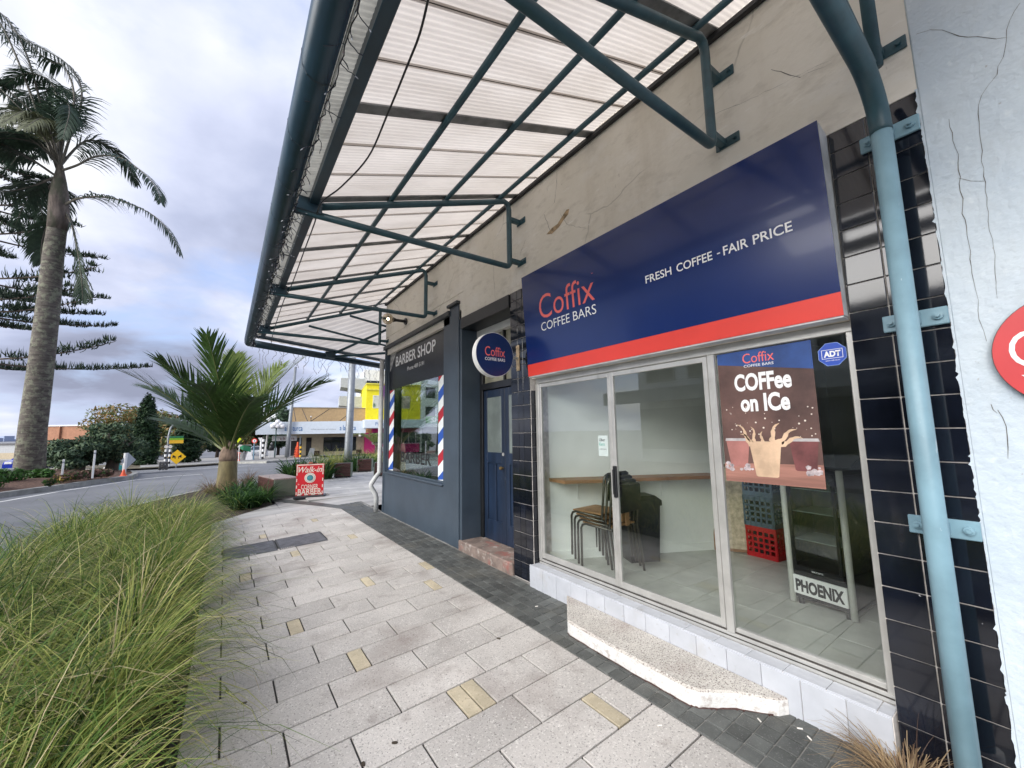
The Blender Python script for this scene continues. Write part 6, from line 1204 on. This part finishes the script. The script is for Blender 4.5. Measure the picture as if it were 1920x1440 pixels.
fq(mb, -6, 52, .2, .6, 0, 6); mb.build('shop_wall', cream, cafe)
mb = MB(); fq(mb, -62, 66, .62, 9.8, 0, 33); mb.build('dark_interior', M('cafe_dark', (.025, .025, .028), .6), cafe)
for a, b, z0, z1 in [(-6, 8, 6, 25), (8, 24, 6, 25), (24, 38, 6, 25), (38, 52, 6, 25), (-6, 52, 26, 32)]: mb = MB(); fq(mb, a + .5, b - .5, .35, .38, z0, z1); mb.build('window', M('cafe_glass', (.02, .025, .03), .06), cafe)
mb = MB(); fq(mb, -35, -26, .4, .45, 0, 25); mb.build('door', M('cafe_door', (.03, .03, .03), .3), cafe); mb = MB(); fq(mb, -22, -12, .17, .22, 0, 8); fq(mb, 52, 62, .17, .22, 0, 8); mb.build('brick_dado', M('cafe_brick', (.08, .045, .035), .8), cafe)
for i in range(5): mb = MB(); ball(((5 + i * 10) * kc, 1.2, 26 * kc), 1.0 * kc, 8, 6).build('pendant_lamp', M('warm_lamp', (1, .8, .5), .5, emit=1.5), cafe)
mb = MB(); mb.add([(-108 * kc, -3.2, 39.5 * kc), (64 * kc, -3.2, 39.5 * kc), (64 * kc, -3.2, 62 * kc), (-108 * kc, -3.2, 60 * kc), (-108 * kc, -3.1, 39.5 * kc), (64 * kc, -3.1, 39.5 * kc), (64 * kc, -3.1, 62 * kc), (-108 * kc, -3.1, 60 * kc)], [(0, 1, 2, 3), (4, 5, 6, 7), (0, 1, 5, 4), (1, 2, 6, 5), (2, 3, 7, 6), (3, 0, 4, 7)])
aw = mb.build('awning_fascia', M('awning_white', (.60, .66, .72), .6, var=.04), cafe); mb = MB(); fq(mb, -108, 64, -3.1, .2, 39.6, 40.4); mb.build('awning_soffit', M('awning_soffit', (.45, .45, .45), .8), cafe)
bl_t = M('blue_lettering', (.02, .13, .34), .5)
for x in (-66, 20): text('lettering', 'a la turca', bl_t, aw, (x * kc, -3.2, 45 * kc), (1, 0, 0), (0, 0, 1), w=27 * kc, h=9 * kc, bold=.01, thick=.01)
text('lettering', 'turkish restaurant and takeaway', M('grey_lettering', (.3, .33, .36), .5), aw, (-26 * kc, -3.2, 45.5 * kc), (1, 0, 0), (0, 0, 1), w=40 * kc, h=3 * kc, thick=.01)
mb = MB(); fq(mb, -86, -48, -2.0, -1.9, 28, 37, .02); hs = mb.build('hanging_sign', M('hanging_sign_grey', (.55, .55, .55), .6), cafe); text('lettering', 'a la turca', M('maroon_lettering', (.12, .02, .03), .5), hs, (-74 * kc, -2.0, 30 * kc), (1, 0, 0), (0, 0, 1), w=22 * kc, h=5 * kc, bold=.01, thick=.01)
for a, b in ((-58, -42), (-44, -24), (2, -18), (46, 28)): mb = MB(); mb.tube([(a * kc + 16 * kc * 0, .1, 86 * kc), (b * kc - 8 * kc, -3.0, 62 * kc)], .035, 6); mb.build('stay_rod', dkplast, cafe)
mb = MB(); mb.tube([(-58 * kc, -2.6, 0), (-58 * kc, -2.6, 39 * kc)], .10, 8); mb.build('awning_post', whitep, cafe); mb = MB(); mb.tube([(-43 * kc, -1.6, 0), (-43 * kc, -1.6, 36 * kc)], .07, 8); mb.build('awning_post', M('pale_blue_post', (.5, .56, .6), .5), cafe)
mb = MB(); mb.tube([(-28 * kc, -1.0, 40 * kc), (-28 * kc, -1.0, 70 * kc)], .04, 6); mb.build('lamp_stem', dkplast, cafe); ball((-28 * kc, -1.0, 71 * kc), 1.4 * kc, 8, 6).build('roof_lamp', whitep, cafe)
put(cafe, Pc, rc)
ylb = thing('yellow_building', 'bright yellow building with purple panel, posters and pink shopfront', 'building'); ym = M('bright_yellow', (.72, .62, .01), .6, var=.05); pk = M('hot_pink', (.55, .02, .16), .6, var=.06)
mb = MB(); fq(mb, 67, 172, -.6, 9, 62, 134); mb.build('upper_wall', ym, ylb); mb = MB(); fq(mb, 66, 173, -.75, 9, 134, 137, .05); fq(mb, 67, 97, -.75, -.6, 123, 126); mb.build('cornice', M('yellow_cornice', (.62, .55, .06), .6), ylb)
mb = MB(); fq(mb, 98, 112, -.66, -.6, 112, 133); mb.build('purple_panel', M('purple_panel', (.28, .03, .33), .6), ylb)
for i, (a, b, c1, c2) in enumerate([(80, 90, (.05, .12, .06), (.5, .5, .42)), (91, 110, (.35, .10, .22), (.6, .5, .3)), (118, 150, (.3, .25, .2), (.65, .5, .4))]): mb = MB(); fq(mb, a, b, -.66, -.6, 89, 112); mb.build('poster', M('poster_print_%d' % i, c1, .5, scale=.9, col2=c2, ramp=(.42, .58)), ylb); mb = MB(); fq(mb, a - .8, b + .8, -.64, -.605, 88, 113); mb.build('poster_frame', whitep, ylb)
mb = MB(); fq(mb, 66, 80, -.4, .4, 0, 40); mb.build('pier', pk, ylb); mb = MB(); fq(mb, 80, 172, -.4, 0, 0, 18); fq(mb, 80, 172, -.4, 0, 40, 62); mb.build('pink_wall', pk, ylb)
mb = MB(); fq(mb, 80, 172, .3, 8, 0, 62); mb.build('inside', M('pink_inside', (.08, .03, .03), .8), ylb)
for a in range(80, 165, 14): mb = MB(); fq(mb, a + 1, a + 13, -.25, -.22, 18, 40); wn_ = mb.build('window', M('cafe_glass', 0), ylb); mb = MB(); fq(mb, a - .6, a + 1, -.42, -.2, 18, 40); fq(mb, a + 1, a + 14, -.42, -.2, 17, 18.6); mb.build('frame', M('pink_white', (.62, .45, .5), .6), wn_)
mb = MB(); fq(mb, 60, 172, -3.6, -.4, 48, 64, .05); yaw = mb.build('awning', MATS['awning_white'], ylb); text('lettering', 'Pizzeria', bl_t, yaw, (80 * kc, -3.6, 53 * kc), (1, 0, 0), (0, 0, 1), w=24 * kc, h=6 * kc, thick=.01)
mb = MB(); fq(mb, 92, 118, -1.2, -1.1, 4, 13, .02); sbd = mb.build('sign_board', whitep, ylb); text('lettering', 'Amore', M('grey_lettering', 0), sbd, (95 * kc, -1.2, 6 * kc), (1, 0, 0), (0, 0, 1), w=18 * kc, h=5 * kc, thick=.01)
put(ylb, Pc, rc)
wsb = thing('white_shop_building', 'white two storey building with a green lettered shop sign seen through the barber window', 'building'); mb = MB(); fq(mb, 173, 300, -.8, 9, 0, 150); mb.build('wall', M('white_shop_wall', (.66, .67, .66), .7, var=.05), wsb)
for a in (182, 215, 250):
    for z in (70, 110): mb = MB(); fq(mb, a, a + 20, -.86, -.8, z, z + 22); mb.build('window', M('cafe_glass', 0), wsb)
mb = MB(); fq(mb, 173, 260, -3.6, -3.4, 56, 70, .03); gs = mb.build('green_sign', M('shop_green', (.04, .30, .04), .5), wsb); text('lettering', 'SHOP', white_t, gs, (182 * kc, -3.6, 58 * kc), (1, 0, 0), (0, 0, 1), w=40 * kc, h=10 * kc, bold=.03, shear=.2, thick=.01); mb = MB(); fq(mb, 175, 290, -.9, -.84, 0, 50); mb.build('shopfront', M('cafe_dark', 0), wsb); put(wsb, Pc, rc)
apt = thing('apartment_block', 'white apartment block with jutting grey concrete balconies behind the yellow building', 'building'); mb = MB(); fq(mb, 72, 180, 8, 24, 0, 185); mb.build('wall', M('apartment_white', (.68, .68, .68), .7, var=.05), apt)
gcon = M('balcony_concrete', (.40, .42, .44), .8, var=.1); 
for z, a in ((100, 21), (140, 23)):
    mb = MB(); mb.add([(a * kc, 6, z * kc), (73 * kc, 6, (z - 6) * kc), (73 * kc, 11, (z - 6) * kc), (a * kc, 11, z * kc), (a * kc, 6, (z + 20) * kc), (73 * kc, 6, (z + 20) * kc), (73 * kc, 11, (z + 20) * kc), (a * kc, 11, (z + 20) * kc)], [(0, 1, 2, 3), (0, 1, 5, 4), (1, 2, 6, 5), (2, 3, 7, 6), (3, 0, 4, 7)]); b_ = mb.build('balcony', gcon, apt)
    mb = MB(); fq(mb, a + 2, 72, 6.1, 6.15, z + 20, z + 27); mb.build('glass_rail', clear, b_)
mb = MB(); fq(mb, 78, 108, 7.9, 8, 140, 160); mb.build('window', M('cafe_glass', 0), apt); put(apt, Pc, rc)
# big grey pole and planting between the seats
t, k_ = farthing('light_pole', 'thick grey steel light pole rising from the planting by the seats', 'pole', (652, 882)); mb = MB(); mb.tube([(0, 0, 0), (0, 0, 40 * k_), (3 * k_, 0, 280 * k_)], [7.5 * k_, 7.2 * k_, 5.6 * k_], 18); mb.build('pole', galv, t, smooth=True)
for i, (px, py, n_, l0, l1) in enumerate([(612, 884, 420, .7, 1.25), (635, 882, 420, .7, 1.3), (650, 880, 300, .6, 1.1), (693, 876, 400, .7, 1.2), (708, 872, 300, .7, 1.2)]):
    P = gpt((px, py)); clump('ornamental_grass', 'tall green and straw ornamental grass tussock around the grey pole', P[0], P[1], g(P[0], P[1]), n_, l0, l1, .012, [.25, .3, .3, .1, .05], 'grass tussocks by the seats', mats=gr_m, spread=.3)
for i, (px, py) in enumerate([(546, 897), (562, 893), (608, 898), (590, 890), (664, 884), (676, 880), (688, 880)]):
    P = gpt((px, py)); clump('broadleaf_plant', 'dark green arching broad leaved plant in the bed behind the red sign', P[0], P[1], g(P[0], P[1]), 130, .5, .95, .06, [.15, .5, .35], 'broad leaved plants in the plaza bed', spread=.25)
P = gpt((705, 868)); t = thing('small_palm', 'small feathery palm in front of the yellow building', 'palm', tuple(P))
for i in range(9): frond(t, pal_l, rach, .02, (P[0], P[1], P[2] + .9), i * .7, .9, 1.7, 1.3, .45, 22, .035, vang=.2, leafdroop=.6)
mb = MB(); mb.tube([(P[0], P[1], P[2] - .1), (P[0], P[1], P[2] + .95)], [.11, .08], 8); mb.build('trunk', barkm, t)
# seats: green-grey steel ends and dark hardwood slats
woodm = M('dark_hardwood', (.075, .028, .022), .5, scale=5, var=.25, rand=.15, stretch=(.3, 1, 3)); endm = M('sage_steel', (.14, .17, .125), .5, var=.08)
def seat_box(label, W_, D_, H_):
    t = thing('seat_block', label, 'seat', None, 'wooden seat blocks on the plaza'); mb = MB(); mb.box(-W_ / 2 + .05, W_ / 2 - .05, .05, D_ - .05, .02, H_ - .03); mb.build('core', dkplast, t)
    for x in (-W_ / 2, W_ / 2 - .03): mb = MB(); mb.bbox(x, x + .03, 0, D_, .03, H_, .004); mb.build('end_panel', endm, t)
    nsl = 7; hh = (H_ - .08) / nsl
    for i in range(nsl): mb = MB(); mb.bbox(-W_ / 2 + .032, W_ / 2 - .032, .0, .03, .05 + i * hh + .008, .05 + (i + 1) * hh - .002, .003); mb.build('slat', woodm, t)
    for i in range(4): mb = MB(); mb.bbox(-W_ / 2 + .032, W_ / 2 - .032, .034 + i * D_ / 4.4, .034 + (i + 1) * D_ / 4.4 - .012, H_ - .03, H_ - .002, .003); mb.build('top_slat', woodm, t)
    for x in (-W_ / 2 + .04, W_ / 2 - .1): mb = MB(); mb.box(x, x + .06, .02, D_ - .02, 0, .04); mb.build('foot', dkplast, t)
    return t
for i, ((px, py), wpx, hpx, lb) in enumerate([((642, 896), 30, 26.5, 'dark slatted seat block with sage steel ends nearest the red sign'), ((683, 885), 27, 23.5, 'dark slatted seat block with sage steel ends by the big grey pole'), ((714, 893), 26, 25, 'dark slatted seat block half hidden by the barber corner')]):
    P, k_, rz = far((px, py)); t = seat_box(lb, wpx * k_, .5, hpx * k_); put(t, P, rz - .12)
# long bench by the palm
bn = thing('long_bench', 'long dark timber bench with a sage green end next to the red sign', 'bench'); Pa = gpt((541, 933)); k_ = depth(Pa) / FPX; H_ = 37 * k_; L_ = 1.5; W_ = .60
mb = MB(); mb.bbox(-W_, 0, -.02, .02, .06, H_, .006); mb.build('end_panel', endm, bn)
mb = MB(); mb.box(-W_ + .04, -.04, .03, L_, .05, H_ - .04); mb.build('core', dkplast, bn)
for i in range(8): mb = MB(); hh = (H_ - .06) / 8; mb.bbox(-W_ - .012, -W_ + .03, .021, L_, .04 + i * hh + .006, .04 + (i + 1) * hh - .003, .003); mb.build('side_slat', woodm, bn)
topm = M('weathered_timber_top', (.30, .24, .22), .55, scale=5, var=.2, stretch=(3, .3, 1))
for i in range(5): mb = MB(); mb.bbox(-W_ + i * W_ / 5 + .003, -W_ + (i + 1) * W_ / 5 - .003, -.021, L_, H_ - .035, H_, .003); mb.build('top_slat', topm, bn)
mb = MB(); mb.bbox(-W_ - .05, .02, .05, L_, -.02, .05, .004); mb.build('plinth', conc, bn); put(bn, (Pa[0] + .22, Pa[1] - .05, Pa[2]), math.radians(10))
# red walk-in sign
wk = thing('pavement_sign', 'red walk-in barber pavement sign on a dark base', 'sign'); Pk = gpt((580, 934)); k_ = depth(Pk) / FPX; Wk, Hk = 23.5 * k_, 63 * k_
redb = M('walkin_red', (.62, .012, .022), .45, var=.06); creamt = M('cream_lettering', (.80, .70, .60), .5, var=.05)
mb = MB(); mb.bbox(-Wk - .03, Wk + .06, -.16, .2, 0, .075, .02); mb.build('base', dkplast, wk)
mb = MB(); mb.bbox(-Wk, Wk, -.02, .02, .075, Hk, .006); bd_ = mb.build('board', redb, wk)
mb = MB(); q = .032; nd = 9
bcol = creamt
def dash(*a): m_ = MB(); m_.box(*a); m_.build('border_dash', creamt, bd_)
for i in range(nd):
    z0 = .10 + (Hk - .13) * i / nd
    for x in (-Wk + .006, Wk - q - .006):
        if i % 2 == 0 or i > 6: dash(x, x + q * .7, -.0235, -.0205, z0, z0 + (Hk - .13) / nd * .92)
dash(-Wk + .006, Wk - .006, -.0238, -.0208, Hk - .03, Hk - .006)
for i in range(4): dash(-Wk + .04 + i * Wk * .5, -Wk + .04 + i * Wk * .5 + Wk * .28, -.0236, -.0206, .085, .11)
tx = lambda s, x, z, w, h, **k: text('lettering', s, creamt, bd_, (x, -.0205, z), (1, 0, 0), (0, 0, 1), w=w, h=h, thick=.003, **k)
tx('Walk-in', -Wk * .86, Hk * .755, Wk * 1.72, Hk * .17, shear=.35, bold=.012); tx('The', -Wk * .88, Hk * .40, Wk * .14, Hk * .04, shear=.2); tx('CORNER', -Wk * .62, Hk * .27, Wk * 1.22, Hk * .135, bold=.012); tx('BARBER', -Wk * .84, Hk * .115, Wk * 1.7, Hk * .165, bold=.02)
for i, (r_2, mt) in enumerate([(.40, creamt), (.34, M('emblem_ring', (.12, .20, .28), .5)), (.32, creamt), (.235, M('emblem_teal', (.05, .24, .28), .5, scale=9, var=.4))]): mb = MB(); mb.tube([(0, -.021, Hk * .595), (0, -.024 - .003 * i, Hk * .595)], r_2 * Wk, 28); mb.build('emblem', mt, wk)
mb = MB(); mb.bbox(-.05, .05, -.03, .05, Hk - .01, Hk + .05, .01); mb.build('top_clip', M('terracotta', (.3, .09, .05), .7), wk); put(wk, Pk, far((580, 934))[2] + math.radians(-6))
# ------------------------------------------------------------------ buildings on the opposite side, mirrored in the glass
opp = thing('opposite_building', 'white weatherboard two storey shops across the street mirrored in the shop windows', 'building', (-17, 6, -.2)); wb = M('weatherboard', (.62, .64, .63), .7, var=.06, scale=1.5)
mb = MB(); mb.box(-25, -17.2, -6, 15, -.3, 6.2); mb.build('wall', wb, opp)
for i in range(17): mb = MB(); z0 = 3.9 + i * .135; mb.add([(-17.2, -6, z0), (-17.14, -6, z0), (-17.185, -6, z0 + .133), (-17.2, -6, z0 + .133), (-17.2, 15, z0), (-17.14, 15, z0), (-17.185, 15, z0 + .133), (-17.2, 15, z0 + .133)], [(0, 1, 2, 3), (4, 5, 6, 7), (0, 1, 5, 4), (1, 2, 6, 5), (2, 3, 7, 6)]); mb.build('weatherboard', wb, opp)
for yy in (-4.5, -1.6, 1.3, 4.2, 7.1, 10.0, 12.6):
    mb = MB(); mb.bbox(-17.13, -17.06, yy, yy + 1.7, 4.4, 5.7, .02); w_ = mb.build('window', M('cafe_glass', 0), opp); mb = MB()
    for q in [(yy - .08, yy + 1.78, 4.3, 4.4), (yy - .08, yy + 1.78, 5.7, 5.8), (yy - .08, yy, 4.4, 5.7), (yy + 1.7, yy + 1.78, 4.4, 5.7), (yy + .82, yy + .88, 4.4, 5.7)]: mb.box(-17.13, -17.03, *q)
    mb.build('frame', M('opp_frame', (.30, .31, .30), .6), w_)
mb = MB(); mb.bbox(-17.2, -14.0, -6, 15, 3.25, 3.42, .02); mb.bbox(-14.08, -13.98, -6, 15, 2.95, 3.6, .02); ver = mb.build('verandah', M('verandah_grey', (.28, .30, .29), .7), opp)
text('lettering', 'ABRUZZO', M('dark_lettering', (.03, .03, .03), .5), ver, (-13.975, -2.6, 3.05), (0, 1, 0), (0, 0, 1), w=3.2, h=.42, thick=.01)
mb = MB(); mb.box(-17.19, -17.1, -5.9, 14.9, .5, 2.8); mb.build('shop_window', M('cafe_glass', 0), opp)
mb = MB(); mb.bbox(-17.6, -17.0, -6, 15, 6.2, 6.42, .03); mb.build('parapet', M('opp_parapet', (.5, .5, .48), .7), opp)
mb = MB(); mb.box(-25, -11.2, -30, 11, -.25, -.10); mb.build('opposite_footpath', M('far_paving', 0), kind='structure')
